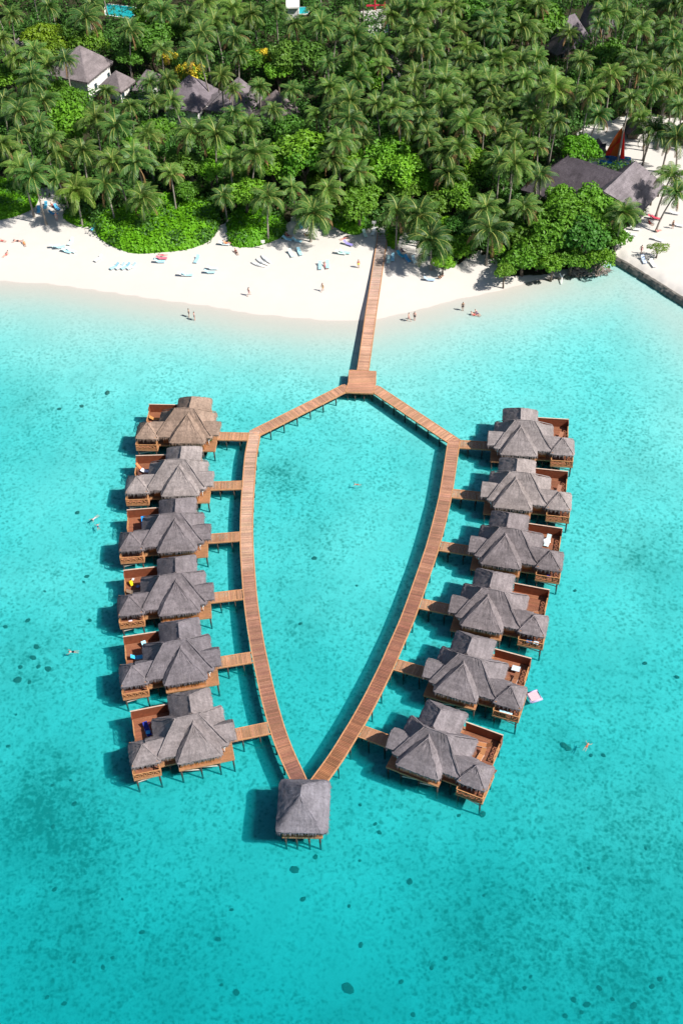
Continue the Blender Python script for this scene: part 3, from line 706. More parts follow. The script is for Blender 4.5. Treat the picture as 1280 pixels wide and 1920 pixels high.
# ------------------------------------------------------------------ palms
def palm_crown(seed, nfr=26, dead=2, L0=4.0):
    rnd = random.Random(seed); mb = MB()
    for i in range(nfr):
        age = i/(nfr-1); az = i*2.39996+rnd.uniform(-.45, .45)
        e0 = R(82-88*age**.85+rnd.uniform(-10, 10)); L = L0*rnd.uniform(.82, 1.14)*(.75+.25*min(1, age*3))
        isdead = i >= nfr-dead; droop = R(88+34*age+rnd.uniform(-16, 18)); twist = rnd.uniform(-.9, .9)
        NS = 20; pts = [Vector((0, 0, 0))]; dirs = []; ds = L/NS
        for k in range(NS):
            t_ = (k+.5)/NS; el = e0-droop*t_**1.5; a = az+twist*.25*t_*t_
            d = Vector((math.cos(el)*math.cos(a), math.cos(el)*math.sin(a), math.sin(el))); dirs.append(d); pts.append(pts[-1]+d*ds)
        side = Vector((-math.sin(az), math.cos(az), 0))
        mb.curm = 2 if isdead else 1
        vs = []; fs = []
        for k, p in enumerate(pts):
            w_ = .075*(1-k/NS)+.02; vs += [p-side*w_, p+side*w_]
        for k in range(NS): fs.append((2*k, 2*k+1, 2*k+3, 2*k+2))
        mb.add(vs, fs)
        mb.curm = 2 if isdead else 0
        vs = []; fs = []
        for k in range(2, NS):
            t_ = k/NS; ll = (.95*math.sin(PI*min(1, .18+t_*.86))**.7+.12)*(L/4.0)*.98; d = dirs[k]; dn = side.cross(d) if side.cross(d).z < 0 else -side.cross(d)
            for s in (-1, 1):
                hang = .35+.45*age+rnd.uniform(-.12, .2)+(.5 if isdead else 0)
                o = (side*s*(1-hang*.5)+d*.55+Vector((0, 0, -1))*hang*.75).normalized()
                a = pts[k]; b = pts[k]+d*ds*.62; tip = (a+b)*.5+o*ll*rnd.uniform(.85, 1.1)
                j = len(vs); vs += [a, b, tip+d*.07, tip-d*.05]; fs.append((j, j+1, j+2, j+3))
        mb.add(vs, fs)
    return mb.mesh('palm_crown', [M['palm'], M['rib'], M['dead']])
CROWNS = [palm_crown(100+i, nfr=[28, 32, 30, 34, 26, 31][i], dead=[2, 3, 5, 1, 3, 6][i], L0=[4.6, 4.9, 4.4, 4.8, 4.3, 5.0][i]) for i in range(6)]
def trunk_mesh(seed, bend):
    mb = MB(); pts = []; rad = []
    for k in range(10):
        t_ = k/9; pts.append((bend*(t_**1.7), 0, t_*1.0)); rad.append(.19-.07*t_+(.12*(1-t_*8) if t_ < .12 else 0))
    vs = []; n = 8
    for p, r_ in zip(pts, rad):
        for q in range(n): vs.append((p[0]+r_*math.cos(2*PI*q/n), r_*math.sin(2*PI*q/n), p[2]))
    fs = [(k*n+q, k*n+(q+1) % n, (k+1)*n+(q+1) % n, (k+1)*n+q) for k in range(9) for q in range(n)]
    mb.add(vs, fs); return mb.mesh('palm_trunk', M['trunk'], True)
BENDS = [.3, .9, 1.8, 3.2]
TRUNKS = [trunk_mesh(i, b) for i, b in enumerate(BENDS)]
nutmb = MB()
for k in range(7):
    a = k*2.4; nutmb.ball((.32*math.cos(a), .32*math.sin(a), -.28-.1*(k % 3)), .16, 6, 5)
NUTS = nutmb.mesh('coconuts', M['nut'], True)
PALMS = []
def obj(name, me, parent=None, color=None):
    o = bpy.data.objects.new(name, me); COL.objects.link(o); o.parent = parent
    if color: o.color = (*color, 1)
    return o
def palm(u, v, h, scale=1.0, bend=None, baz=None, var=None, tint=1.0, nuts=None, yellow=0.0):
    top = pix(u, v, h+1.0); b = random.choice([0, 1, 1, 2, 2]) if bend is None else bend
    az = random.uniform(0, 2*PI) if baz is None else baz
    base = top-Vector((math.cos(az)*BENDS[b], math.sin(az)*BENDS[b], 0)); gz = ground(base.x, base.y)
    base.z = gz-.05; hh = top.z-base.z
    root = empty('coconut_palm', base, az)
    tr = obj('trunk', TRUNKS[b], root); tr.scale = (1, 1, hh)
    i = random.randrange(6) if var is None else var
    y = random.random()*.25+yellow
    c = (tint*(1+.45*y), tint*(1+.18*y), tint*(1-.3*y))
    cr_ = obj('crown', CROWNS[i], root, c); cr_.location = (BENDS[b], 0, hh); cr_.rotation_euler = (random.uniform(-.08, .08), random.uniform(-.08, .08), random.uniform(0, 2*PI)); cr_.scale = (scale,)*3
    if (random.random() < .35) if nuts is None else nuts:
        n_ = obj('coconut_bunch', NUTS, root); n_.location = (BENDS[b], 0, hh)
    PALMS.append((root, base, hh, tint, yellow, b))
    return root
PALM_PX = """22,29 92,15 172,10 160,34 245,56 304,22 32,108 65,97 90,122 122,112 60,142 4,72 280,4 385,6 352,32 402,42 370,98 378,62 441,68 472,28 517,15 437,18 552,46 602,49 592,20 615,118 415,143 415,120
654,28 661,107 710,85 715,122 734,28 762,15 775,54 769,104 822,78 840,42 876,92 922,37 932,64 895,120 922,125 777,140 837,140 815,4 940,110 850,14 795,22 665,67 912,146
977,50 1067,62 1122,47 1135,26 1175,25 1197,57 1185,110 1090,115 975,117 1005,110 1255,47 1260,10 1262,80 1145,140 1100,147 1010,140 1035,142 1247,150 1235,8 982,148 1265,118
60,155 8,190 82,190 38,250 75,232 35,210 107,285 155,282 200,172 245,200 291,192 218,238 180,225 5,272 25,285 252,289 315,150 282,155 97,260
362,250 437,168 487,163 547,168 595,215 512,205 439,213 465,235 322,190 480,290 432,300 635,265 405,252 628,202 620,167
655,192 705,195 655,225 650,265 782,200 827,190 865,197 875,230 925,182 917,157 767,237 825,237 812,277 832,287 942,247 860,277 930,287 742,170 775,157 835,156 750,225 735,202
1002,222 992,192 980,162 1042,167 1107,175 1122,217 1147,162 1182,187 1222,167 1200,222 1227,245 1267,257 1272,200 1250,156 1032,270 1175,157 1260,190
62,330 40,317 107,335 144,359 197,345 255,307 210,302 269,372 320,325 419,367 547,352 502,370 614,357 587,400 672,322 745,397 785,405 807,452 937,302 910,392 917,432 840,327 965,310 1012,330 982,390 1170,400 1267,362 1258,330 1010,297"""
PSPEC = {(1107, 175): dict(h=16, bend=1, baz=-.4), (1182, 187): dict(h=13, bend=1, baz=.3), (1122, 217): dict(h=11, bend=2, baz=0.0), (1002, 222): dict(h=11, bend=0), (1042, 167): dict(h=16, bend=1),
         (1067, 62): dict(h=9, scale=.66), (437, 168): dict(h=9, scale=.68), (487, 163): dict(h=9, scale=.68), (512, 205): dict(h=9, scale=.68), (547, 168): dict(h=9, scale=.7), (439, 213): dict(h=8, scale=.7), (465, 235): dict(h=8.5, scale=.75), (282, 155): dict(h=8.5, scale=.66), (315, 150): dict(h=9, scale=.7), (291, 192): dict(h=9, scale=.7), (322, 190): dict(h=9, scale=.68, yellow=.4), (245, 200): dict(h=9.5, scale=.75), (415, 145): dict(h=9, scale=.6), (1012, 330): dict(h=8, scale=.74), (1267, 362): dict(h=6.5, bend=3, baz=.5), (1258, 330): dict(h=7.5, bend=2, baz=.4), (917, 432): dict(h=6.2, bend=0, scale=1.05), (807, 452): dict(h=5.2, scale=1.1), (745, 397): dict(h=6.4, scale=1.05, nuts=True),
         (785, 405): dict(h=6.2, scale=1.1), (587, 400): dict(h=6.0, scale=1.1), (614, 357): dict(h=8.0, nuts=True), (362, 250): dict(h=12, scale=1.08, nuts=True), (218, 238): dict(h=12, scale=1.0, yellow=.3),
         (595, 215): dict(h=11, yellow=.5, nuts=True), (144, 359): dict(h=7.0, yellow=.4), (107, 285): dict(h=10, yellow=.5, nuts=True), (155, 282): dict(h=10, yellow=.3), (269, 372): dict(h=6.2), (197, 345): dict(h=7.6),
         (1200, 222): dict(h=8.5, bend=2), (1227, 245): dict(h=8, bend=2), (1267, 257): dict(h=8, bend=2), (1170, 400): dict(h=7.5), (441, 68): dict(h=11, bend=1, tint=1.05), (32, 108): dict(h=11, yellow=.4, nuts=True), (200, 172): dict(h=9.5, scale=.7)}
PPX = [tuple(int(q) for q in s.split(',')) for s in PALM_PX.split()]
def palm_h(v): return (7.0 if v > 345 else 8.6 if v > 310 else 10.2 if v > 260 else 11.6)*random.uniform(.84, 1.16)
for u, v in PPX:
    if (u, v) in ((1010, 297), (1032, 270), (415, 120), (1100, 147), (1147, 162), (1175, 157)): continue
    k = dict(PSPEC.get((u, v), {})); h = k.pop('h', None) or palm_h(v); k.setdefault('scale', random.uniform(.70, 1.02)); k.setdefault('tint', random.uniform(.72, 1.35)); k.setdefault('yellow', random.choice([0, 0, 0, .15, .3]))
    palm(u, v, h, **k)
# further palms of the same stand, filling between those above and past the picture's edge
VILLA_PX = [(165, 118, 62), (235, 150, 34), (285, 142, 32), (372, 172, 50), (420, 195, 24), (465, 185, 42), (530, 195, 38), (1070, 55, 44), (700, 35, 36), (553, 10, 24), (225, 14, 32), (740, 112, 16), (50, 80, 30), (120, 88, 20), (1150, 280, 62), (1120, 340, 90), (1190, 235, 30), (565, 285, 34), (727, 282, 28), (125, 215, 34), (112, 162, 28), (577, 100, 26)]
fill = []; tries = 0
while len(fill) < 84 and tries < 9000:
    tries += 1
    u, v = random.uniform(-130, 1420), random.uniform(-60, 300)
    if (u > 1075 and v > 205) or (1105 < u < 1195 and v > 95): continue
    if u < 620 and v > 40 and random.random() < .88: continue
    if any(math.hypot(u-a, (v-b)*1.1) < (21 if u > 640 else 27) for a, b in PPX+fill): continue
    if any(math.hypot(u-a, v-b-25) < r_+14 for a, b, r_ in VILLA_PX): continue
    if any(math.hypot(u-a, v-b) < r_+14 for a, b, r_ in VILLA_PX): continue
    fill.append((u, v))
for u, v in fill: palm(u, v, palm_h(v)*random.uniform(.88, 1.05), scale=random.uniform(.68, .9), tint=random.uniform(.75, 1.1))

# ------------------------------------------------------------------ broadleaf trees
def leaf_cards(mb, c, n, rx, rz, size, rnd, up=.35):
    vs = []; fs = []
    for _ in range(n):
        th = rnd.uniform(0, 2*PI); cz = rnd.uniform(-.55, 1); s = math.sqrt(max(0, 1-cz*cz)); q = rnd.uniform(.72, 1.08)
        nrm = Vector((s*math.cos(th), s*math.sin(th), cz)); p = Vector(c)+Vector((nrm.x*rx, nrm.y*rx, nrm.z*rz))*q
        d = (nrm+Vector((rnd.gauss(0, .5), rnd.gauss(0, .5), rnd.gauss(up, .4)))).normalized()
        x = d.cross(Vector((rnd.gauss(0, 1), rnd.gauss(0, 1), rnd.gauss(0, 1)))).normalized(); y = d.cross(x); w_ = size*rnd.uniform(.6, 1.25)
        j = len(vs); vs += [p-x*w_*.75, p-y*w_*.42+d*w_*.1, p+x*w_*.75, p+y*w_*.42+d*w_*.1]; fs.append((j, j+1, j+2, j+3))
    mb.add(vs, fs)
def crown_mesh(seed, lobes=15, leaves=105, size=.42, flower=0.0, spread=1.0):
    rnd = random.Random(seed); mb = MB(); pts = []
    for i in range(lobes):
        a = i*2.39996+rnd.uniform(-.4, .4); r_ = math.sqrt((i+.4)/lobes)*2.9*rnd.uniform(.85, 1.12)*spread
        c = Vector((r_*math.cos(a), r_*math.sin(a), rnd.uniform(-.5, .7)+1.5*(1-(r_/3.2)**2))); pts.append(c)
        rr_ = rnd.uniform(.85, 1.5)
        mb.curm = 1 if rnd.random() < flower else 0
        leaf_cards(mb, c, int(leaves*rr_), rr_, rr_*.85, size, rnd)
    mb.curm = 0
    return mb.mesh('tree_crown', [M['leaf'], M['flower']])
def tree_trunk(seed):
    rnd = random.Random(seed); mb = MB(); mb.tube([(0, 0, -.3), (.1, .05, 1.6), (0, .1, 3.4)], [.32, .24, .16], 8)
    for k in range(5):
        a = k*1.3+rnd.random(); mb.tube([(.05, .07, 1.8+.25*k), (.9*math.cos(a), .9*math.sin(a), 3.1+.2*k), (1.9*math.cos(a), 1.9*math.sin(a), 4.3+.15*k)], [.13, .09, .04], 6)
    return mb.mesh('tree_trunk', M['bark'], True)
TC = [crown_mesh(300+i, lobes=[15, 18, 13, 20, 16][i]) for i in range(5)]; TCF = [crown_mesh(320+i, flower=.55) for i in range(2)]; TT = [tree_trunk(i) for i in range(3)]
TREES = []
GREEN = {'b': (1.25, 1.3, .9), 'l': (1.7, 1.6, 1.1), 'm': (1.15, 1.12, 1.0), 'd': (.75, .84, 1.1), 'g': (1.15, 1.05, 1.5), 'y': (1.7, 1.25, .7), 'Y': (1.5, 1.2, .8)}
TWORD = {'b': 'bright green', 'l': 'lime green', 'm': 'mid green', 'd': 'dark green', 'g': 'grey green', 'y': 'yellow green', 'Y': 'yellow flowering'}
TREE_PX = """22,135,22,b 80,67,28,y 95,88,24,y 127,67,20,d 165,76,25,m 278,32,25,m 282,70,34,d 243,112,20,d 315,114,16,Y 357,141,22,Y 497,108,20,Y 520,134,22,l 537,105,30,g 577,102,32,g 467,117,22,m 457,52,22,m 330,57,22,m
665,140,34,b 690,150,24,b 800,76,22,d 900,20,35,d 945,16,30,d 990,32,44,m 1147,100,28,d 15,150,22,b 108,168,20,b 135,188,24,b 130,220,32,b 130,248,24,b 262,262,22,b 295,246,28,m 305,276,26,d
565,278,40,l 592,268,26,l 412,290,20,b 520,297,20,b 540,242,26,d 345,297,26,m 727,282,34,l 765,272,24,m 670,292,24,b 690,262,22,d 890,297,26,m 927,226,22,b 730,248,24,d 980,276,28,b 1090,281,30,b
350,310,28,m 395,322,22,b 512,314,28,l 537,324,22,l 570,300,36,b 597,306,22,l 460,332,26,m 460,364,34,m 585,332,22,y 655,307,26,b 690,357,30,m 672,388,32,m 720,314,30,b 750,317,34,l 775,333,30,b 760,364,26,m 797,347,26,b 852,343,32,m 857,369,32,m 902,313,28,m 915,337,28,d
860,428,22,d 840,421,16,l 847,441,18,l 860,466,26,b 830,498,17,l 930,473,14,l 1050,374,28,m 1067,398,38,m 1110,377,35,m 1130,407,38,m 1020,412,30,m 1100,441,38,d 1148,450,24,b 1042,441,35,m 1122,486,26,m 1072,486,25,m 975,446,22,m 980,486,32,m 1035,498,22,m 1010,466,28,m 945,513,17,m 975,406,25,d 640,300,24,m 610,385,24,m 350,360,22,m 760,300,22,d 700,300,22,d 820,385,26,m 880,405,22,d"""
for s in TREE_PX.split():
    u, v, r_, g_ = s.split(','); u, v, r_ = float(u), float(v), float(r_)
    low = v > 415 and g_ in 'lb'
    p0 = pix(u, v, 4.0); dist = (p0-Vector((0, 0, CAM_Z))).length; ppm = F_PX/dist; rad = r_/ppm*1.16
    zc = max(rad*.55, 1.6) if low else min(6.0, max(2.4, rad*1.2))+(2.2 if v < 330 and g_ not in 'd' else 1.0 if v < 330 else 0)
    if v > 480: zc = min(zc, 2.4)
    p = pix(u, v, zc+rad*.3); gz = ground(p.x, p.y)
    root = empty('flowering_tree' if g_ == 'Y' else 'broadleaf_tree', (p.x, p.y, gz), random.uniform(0, 2*PI))
    k = rad/3.4; hgt = zc+1.05-gz
    tr = obj('trunk', random.choice(TT), root); tr.scale = (k, k, max(.2, hgt/4.6))
    c = obj('crown', random.choice(TCF if g_ == 'Y' else TC), root, tuple(q*random.uniform(.92, 1.08) for q in GREEN[g_])); c.location = (0, 0, zc+1.05-gz-.35*k); c.scale = (k, k, k*.95); c.rotation_euler = (0, 0, random.uniform(0, 6))
    TREES.append((root, p, g_, rad))

# ------------------------------------------------------------------ scrub mounds on the beach
def mound(poly_px, hmax, label, group=None, dens=9.0, col=(1, 1, 1), z=1.0):
    P = [Vector((*pix(u, v, z)[:2], 0)) for u, v in poly_px]
    Q = []
    for i in range(len(P)):  # round the outline
        a, b, c, d = P[i-1], P[i], P[(i+1) % len(P)], P[(i+2) % len(P)]
        for k in range(5):
            t_ = k/5; q = .5*((2*b)+(c-a)*t_+(2*a-5*b+4*c-d)*t_*t_+(3*b-a-3*c+d)*t_**3); Q.append(q)
    X = np.array([(q.x, q.y) for q in Q]); x0, y0 = X.min(0); x1, y1 = X.max(0); cen = X.mean(0)
    def height(x, y):
        d = np.min(np.hypot(X[:, 0]-x, X[:, 1]-y)); return hmax*(1-math.exp(-d/1.1))*(.8+.35*fnoise(x, y, .25, 8)+.25*fnoise(x, y, .8, 9))
    root = empty('beach_scrub', (cen[0], cen[1], 0)); tag(root, label, 'shrub', group)
    mb = MB(); n = len(Q); vs = []; fs = []; RN = 9
    for r_ in range(RN):
        f = 1-(r_/RN)*.985
        for q in Q:
            x, y = cen[0]+(q.x-cen[0])*f, cen[1]+(q.y-cen[1])*f; vs.append((x-cen[0], y-cen[1], ground(x, y)-.1 if r_ == 0 else ground(x, y)+max(0, height(x, y)-.22)))
    for r_ in range(RN-1):
        for i in range(n): fs.append((r_*n+i, r_*n+(i+1) % n, (r_+1)*n+(i+1) % n, (r_+1)*n+i))
    fs.append(tuple((RN-1)*n+i for i in range(n))); mb.add(vs, fs); mb.build('inner_foliage', M['scrub'], root, True, col)
    area = .5*abs(sum(X[i, 0]*X[i-1, 1]-X[i-1, 0]*X[i, 1] for i in range(len(X)))); N = int(area*dens*2.1)
    poly = [tuple(q) for q in X]; mb = MB(); vs = []; fs = []
    while N > 0:
        x, y = random.uniform(x0-.2, x1+.2), random.uniform(y0-.2, y1+.2)
        if not poly_mask(poly, np.array([x]), np.array([y]))[0]: continue
        N -= 1; h = height(x, y); p = Vector((x-cen[0], y-cen[1], ground(x, y)+h*random.uniform(.75, 1.12)+.05))
        e = .4; gx = (height(x+e, y)-h)/e; gy = (height(x, y+e)-h)/e
        d = (Vector((-gx, -gy, 1))+Vector((random.gauss(0, .3), random.gauss(0, .3), 0))).normalized()
        xx = d.cross(Vector((random.gauss(0, 1), random.gauss(0, 1), .3))).normalized(); yy_ = d.cross(xx); w_ = random.uniform(.16, .36)
        j = len(vs); vs += [p-xx*w_, p-yy_*w_*.6+d*.05, p+xx*w_, p+yy_*w_*.6+d*.05]; fs.append((j, j+1, j+2, j+3))
    mb.add(vs, fs); mb.build('foliage', M['scrub'], root, color=col)
    return root, Vector((cen[0], cen[1], 0))
MG = 'rounded green scrub mounds along the beach'
mound([(-90, 345), (-30, 338), (20, 335), (55, 345), (72, 365), (66, 388), (30, 405), (-20, 413), (-90, 415)], 1.9, 'rounded scrub mound cut by the picture edge, beside the shaded sandy gap', MG)
mound([(118, 398), (135, 392), (165, 390), (200, 388), (212, 402), (190, 420), (150, 424), (122, 412)], 1.3, 'low scrub mound squeezed between the sandy gap and the largest mound', MG)
_, S3c = mound([(180, 418), (215, 400), (262, 382), (310, 368), (352, 362), (388, 375), (412, 398), (410, 428), (390, 452), (350, 466), (300, 471), (250, 472), (212, 460), (184, 442)], 2.2, 'largest rounded green scrub mound spreading over the white beach', MG)
_, S4c = mound([(424, 425), (432, 402), (452, 390), (485, 392), (520, 402), (537, 418), (530, 442), (500, 456), (465, 463), (432, 458)], 2.1, 'compact round scrub mound below the palms, next largest after the biggest', MG)
_, S6c = mound([(618, 408), (640, 402), (668, 400), (692, 410), (688, 428), (668, 440), (642, 434), (622, 422)], 1.6, 'small scrub mound touching the jetty shore end', MG)
mound([(722, 432), (736, 428), (748, 440), (746, 458), (738, 466), (726, 456)], 1.2, 'narrow yellowish scrub clump squeezed between jetty and palm shade', MG, col=(1.1, .95, 1.2))
mound([(560, 398), (590, 394), (618, 402), (615, 414), (585, 418), (562, 410)], 1.3, 'scrub strip under the drooping beach palm', MG, col=(.8, .85, 1))
# lone tree by the seawall
p = pix(1231, 476, 1.6); root = empty('lone_shrub', (p.x, p.y, ground(p.x, p.y))); tag(root, 'small lone olive green bush tree on sand behind the seawall', 'bush')
tr = obj('trunk', TT[0], root); tr.scale = (.5, .5, .42); c = obj('crown', crown_mesh(77, lobes=11, leaves=120, size=.3), root, (1.5, 1.05, 1.2)); c.scale = (.62, .42, .42); c.location = (0, 0, 1.75)
LONE = p

# ------------------------------------------------------------------ undergrowth: uncountable, one object
mb = MB(); rnd = random.Random(5); poly = SOIL
ROOF_KEEP = [(pix(u, v+18, 1.0), r_/8.6) for u, v, r_ in VILLA_PX[:15]]
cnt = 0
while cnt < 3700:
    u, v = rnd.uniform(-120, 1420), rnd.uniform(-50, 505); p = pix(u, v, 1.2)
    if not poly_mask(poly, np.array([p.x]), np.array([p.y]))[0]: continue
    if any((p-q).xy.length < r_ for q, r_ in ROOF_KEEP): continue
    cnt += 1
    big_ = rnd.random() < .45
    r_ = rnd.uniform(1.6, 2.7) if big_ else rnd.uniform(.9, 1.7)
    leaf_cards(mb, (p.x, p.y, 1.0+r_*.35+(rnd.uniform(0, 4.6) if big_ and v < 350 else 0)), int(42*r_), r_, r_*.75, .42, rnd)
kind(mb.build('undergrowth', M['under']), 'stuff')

# ------------------------------------------------------------------ island buildings
def hip_house(ap, fr, rt, zap, ze, label, wall=True, zwall=None, tint=(.21, .185, .18), cat='villa', name='beach_villa', group=None, ridge=.0, wmat=None):
    A_ = pix(*ap, zap); F_ = pix(*fr, ze); R_ = pix(*rt, ze)
    ex = Vector((R_.x-F_.x, R_.y-F_.y, 0)); ln = ex.length; yaw_ = math.atan2(ex.y, ex.x)
    c, s = math.cos(yaw_), math.sin(yaw_)
    def loc(p): d = p-Vector((A_.x, A_.y, 0)); return d.x*c+d.y*s, -d.x*s+d.y*c
    fx, fy = loc(F_); rx, ry = loc(R_); hy = max(2.0, abs((fy+ry)/2)); hx0 = min(fx, -1.5); hx1 = max(rx, 1.5)
    m_ = max(-hx0, hx1); 
    root = empty(name, (A_.x, A_.y, 0), yaw_); tag(root, label, cat, group)
    mb = MB(); roof_mesh(mb, hx0, hx1, -hy, hy, ze, (-ridge, 0, zap), (ridge, 0, zap), rad=.25, thick=.3, n=9, jit=.02); mb.build('roof', M['thatch'], root, 'sharp', tint)
    if wall:
        mb = MB(); mb.box(hx0+.8, hx1-.8, -hy+.8, hy-.8, .8, ze+.45); wl_ = mb.build('wall', wmat or M['white'], root)
        for x in (hx0*.5, hx1*.5): mb = MB(); mb.box(x-.5, x+.5, -hy+.76, -hy+.798, 2.2, 3.6); mb.build('window', M['glass'], wl_)
    return root, Vector((A_.x, A_.y, 0))
HG = 'thatched villas among the palms'
_, hv1 = hip_house((149, 84), (164, 154), (213, 114), 9.6, 5.6, 'thatched villa showing the widest white wall among the palms', group=HG)
_, hv2 = hip_house((217, 131), (226, 172), (256, 150), 7.2, 4.4, 'low thatched roof tucked against the villa with the widest white wall', group=HG)
_, hv3 = hip_house((275, 128), (282, 172), (306, 141), 7.4, 4.6, 'thatched roof peak below the dark trees, third along the villa line', group=HG)
_, hv4 = hip_house((354, 139), (373, 210), (411, 166), 9.8, 5.4, 'steep pointed thatched villa with a slanting white gable edge', group=HG, tint=(.175, .155, .165))
_, hv4b = hip_house((412, 168), (398, 212), (428, 196), 6.4, 4.2, 'lower thatched wing attached beside the steep pointed villa', group=HG, tint=(.165, .15, .155))
_, hv5 = hip_house((447, 143), (464, 217), (487, 190), 9.2, 4.9, 'thatched villa half hidden by two palms with white trim showing', group=HG, tint=(.19, .17, .17))
_, hv6 = hip_house((517, 167), (541, 228), (562, 208), 8.6, 4.4, 'brownish thatched villa end roof standing nearest the lime green tree', group=HG, tint=(.2, .17, .165))
_, hv0 = hip_house((34, 70), (30, 104), (62, 88), 7.4, 4.6, 'pale thatched roof glimpsed beneath a slender palm trunk', group=HG, tint=(.25, .22, .21))
_, hv7 = hip_house((112, 78), (118, 112), (136, 96), 7.4, 4.8, 'sliver of thatched roof behind the villa with the widest white wall', group=HG)
_, hv8 = hip_house((735, 101), (738, 130), (757, 119), 6.5, 3.6, 'small grey thatched roof peeking between two dark palms', group=HG)
_, hv10 = hip_house((1072, 26), (1032, 96), (1100, 70), 10.5, 4.0, 'large slate purple thatched roof among the tall palms', group=HG, tint=(.23, .205, .22), ridge=.8, wmat=M['bark'])
_, hv11 = hip_house((1108, 4), (1090, 46), (1130, 30), 10.0, 4.2, 'slate purple thatched roof rising directly behind the large slate one', group=HG, tint=(.23, .205, .22), ridge=1.5, wmat=M['bark'])
_, hv12 = hip_house((1190, 215), (1170, 243), (1204, 243), 5.6, 2.8, 'dark hut roof behind the leaning palms on the sand', group=HG, tint=(.10, .085, .09), wmat=M['bark'])  # darker thatch tint than the neighbouring huts
_, hv13 = hip_house((1290, 222), (1258, 250), (1300, 246), 6.0, 2.8, 'brown hut roof cut by the picture edge above the sand', group=HG, tint=(.16, .135, .14), wmat=M['bark'])
_, hv14 = hip_house((1122, 258), (1114, 280), (1134, 278), 4.2, 2.0, 'tiny thatched kiosk beside the red sail', group=HG, tint=(.16, .14, .15), wmat=M['bark'])
# flat roofed pool buildings at the top
def flat_building(quad, z, h, label, pool=None, roofmat=None):
    q = [pix(u, v, z) for u, v in quad]; cx = sum((p.x for p in q))/4; cyy = sum((p.y for p in q))/4
    root = empty('pool_building', (cx, cyy, 0)); tag(root, label, 'building')
    mb = MB(); v_ = [(p.x-cx, p.y-cyy, zz) for zz in (z-.35, z) for p in q]; mb.add(v_, [(3, 2, 1, 0), (4, 5, 6, 7), (0, 1, 5, 4), (1, 2, 6, 5), (2, 3, 7, 6), (3, 0, 4, 7)]); mb.build('roof', roofmat or M['white'], root)
    mb = MB(); k = .86; v_ = [((p.x-cx)*k, (p.y-cyy)*k, zz) for zz in (.6, z-.36) for p in q]; mb.add(v_, [(3, 2, 1, 0), (4, 5, 6, 7), (0, 1, 5, 4), (1, 2, 6, 5), (2, 3, 7, 6), (3, 0, 4, 7)]); wl_ = mb.build('wall', M['white'], root)
    return root, Vector((cx, cyy, 0))
M['paleroof'] = plain('pale_grey_roof', (.42, .40, .38), .8, .12, .6)
_, pb1 = flat_building([(681, 41), (724, 34), (724, 14), (676, 20)], 4.6, 4, 'flat grey roofed building above a turquoise pool', roofmat=M['paleroof'])
_, pb2 = flat_building([(536, 13), (561, 12), (561, -14), (536, -14)], 5.0, 4, 'white building at the top edge beside a pale pool')
def pool_(quad, label, z=1.35):
    q = [pix(u, v, z) for u, v in quad]; cx = sum(p.x for p in q)/4; cyy = sum(p.y for p in q)/4; root = empty('swimming_pool', (cx, cyy, 0)); tag(root, label, 'pool')
    for nm, k, z0, z1, mt in (('rim', 1.08, .6, z-.03, M['white']), ('water', 1.0, z-.2, z, M['pool'])):
        mb = MB(); v_ = [((p.x-cx)*k, (p.y-cyy)*k, zz) for zz in (z0, z1) for p in q]; mb.add(v_, [(3, 2, 1, 0), (4, 5, 6, 7), (0, 1, 5, 4), (1, 2, 6, 5), (2, 3, 7, 6), (3, 0, 4, 7)]); mb.build(nm, mt, root)
    return Vector((cx, cyy, 0))
pool_([(694, 66), (727, 58), (727, 44), (693, 48)], 'turquoise pool in front of the flat grey roof')
pool_([(530, 26), (578, 24), (578, 12), (530, 13)], 'pale turquoise pool below the white building')
pool_([(198, 26), (250, 34), (254, 12), (198, 6)], 'dark teal pool glimpsed between palms at the top edge')
p = pix(703, 14, 5); mb = MB()
mb.bar((p.x, p.y, .8), (p.x, p.y, 7.5), .35); mb.bar((p.x-2, p.y, 5.6), (p.x+2.4, p.y, 5.6), .3); mb.bar((p.x+2.2, p.y, .8), (p.x+2.2, p.y, 6.5), .25)
tag(mb.build('red_frame', M['tint'], color=(.5, .02, .05)), 'red painted post frame standing behind the flat grey roof', 'frame')

# open beach pavilion: two thatched gables meeting in an L
def gable(A_, B_, C_, D_, name, parent, tint, base):
    """ridge A-B; eave of the seen slope C (below B) and D (below A); the far slope mirrors it"""
    rx = (B_-A_); rx.z = 0; rx.normalize(); n = Vector((-rx.y, rx.x, 0))
    mb = MB()
    def mirror(p): 
        w_ = p-A_; t_ = w_.dot(rx); s_ = w_.dot(n); return A_+rx*t_-n*s_+Vector((0, 0, p.z-A_.z))
    C2, D2 = mirror(C_), mirror(D_)
    NU, NV = 22, 12; top = []
    rings = []
    for (e0, e1) in ((D_, C_), (D2, C2)):
        vs = []; uv = []; fs = []
        for i in range(NU+1):
            for k in range(NV+1):
                a = A_.lerp(B_, i/NU); e = e0.lerp(e1, i/NU); q = a.lerp(e, k/NV)+Vector((0, 0, .1*math.sin(PI*k/NV)+random.uniform(-.03, .03)-(random.uniform(0, .18) if k == NV else 0)))
                vs.append(q-base); uv.append((i*.6, 6-k*.5))
        for i in range(NU):
            for k in range(NV): a = i*(NV+1)+k; fs.append((a, a+1, a+NV+2, a+NV+1))
        b0 = len(vs); th = Vector((0, 0, -.32))
        vs2 = [A_-base+th, B_-base+th, e1-base+th, e0-base+th]; vs += vs2; uv += [(0, 0)]*4
        fs += [(b0, b0+1, b0+2, b0+3), (NV, b0+3, b0+2, NU*(NV+1)+NV), (0, NV, b0+3, b0), (NU*(NV+1), b0+1, b0+2, NU*(NV+1)+NV)]
        mb.add(vs, fs, uv)
    return mb.build(name, M['thatch'], parent, True, tint)
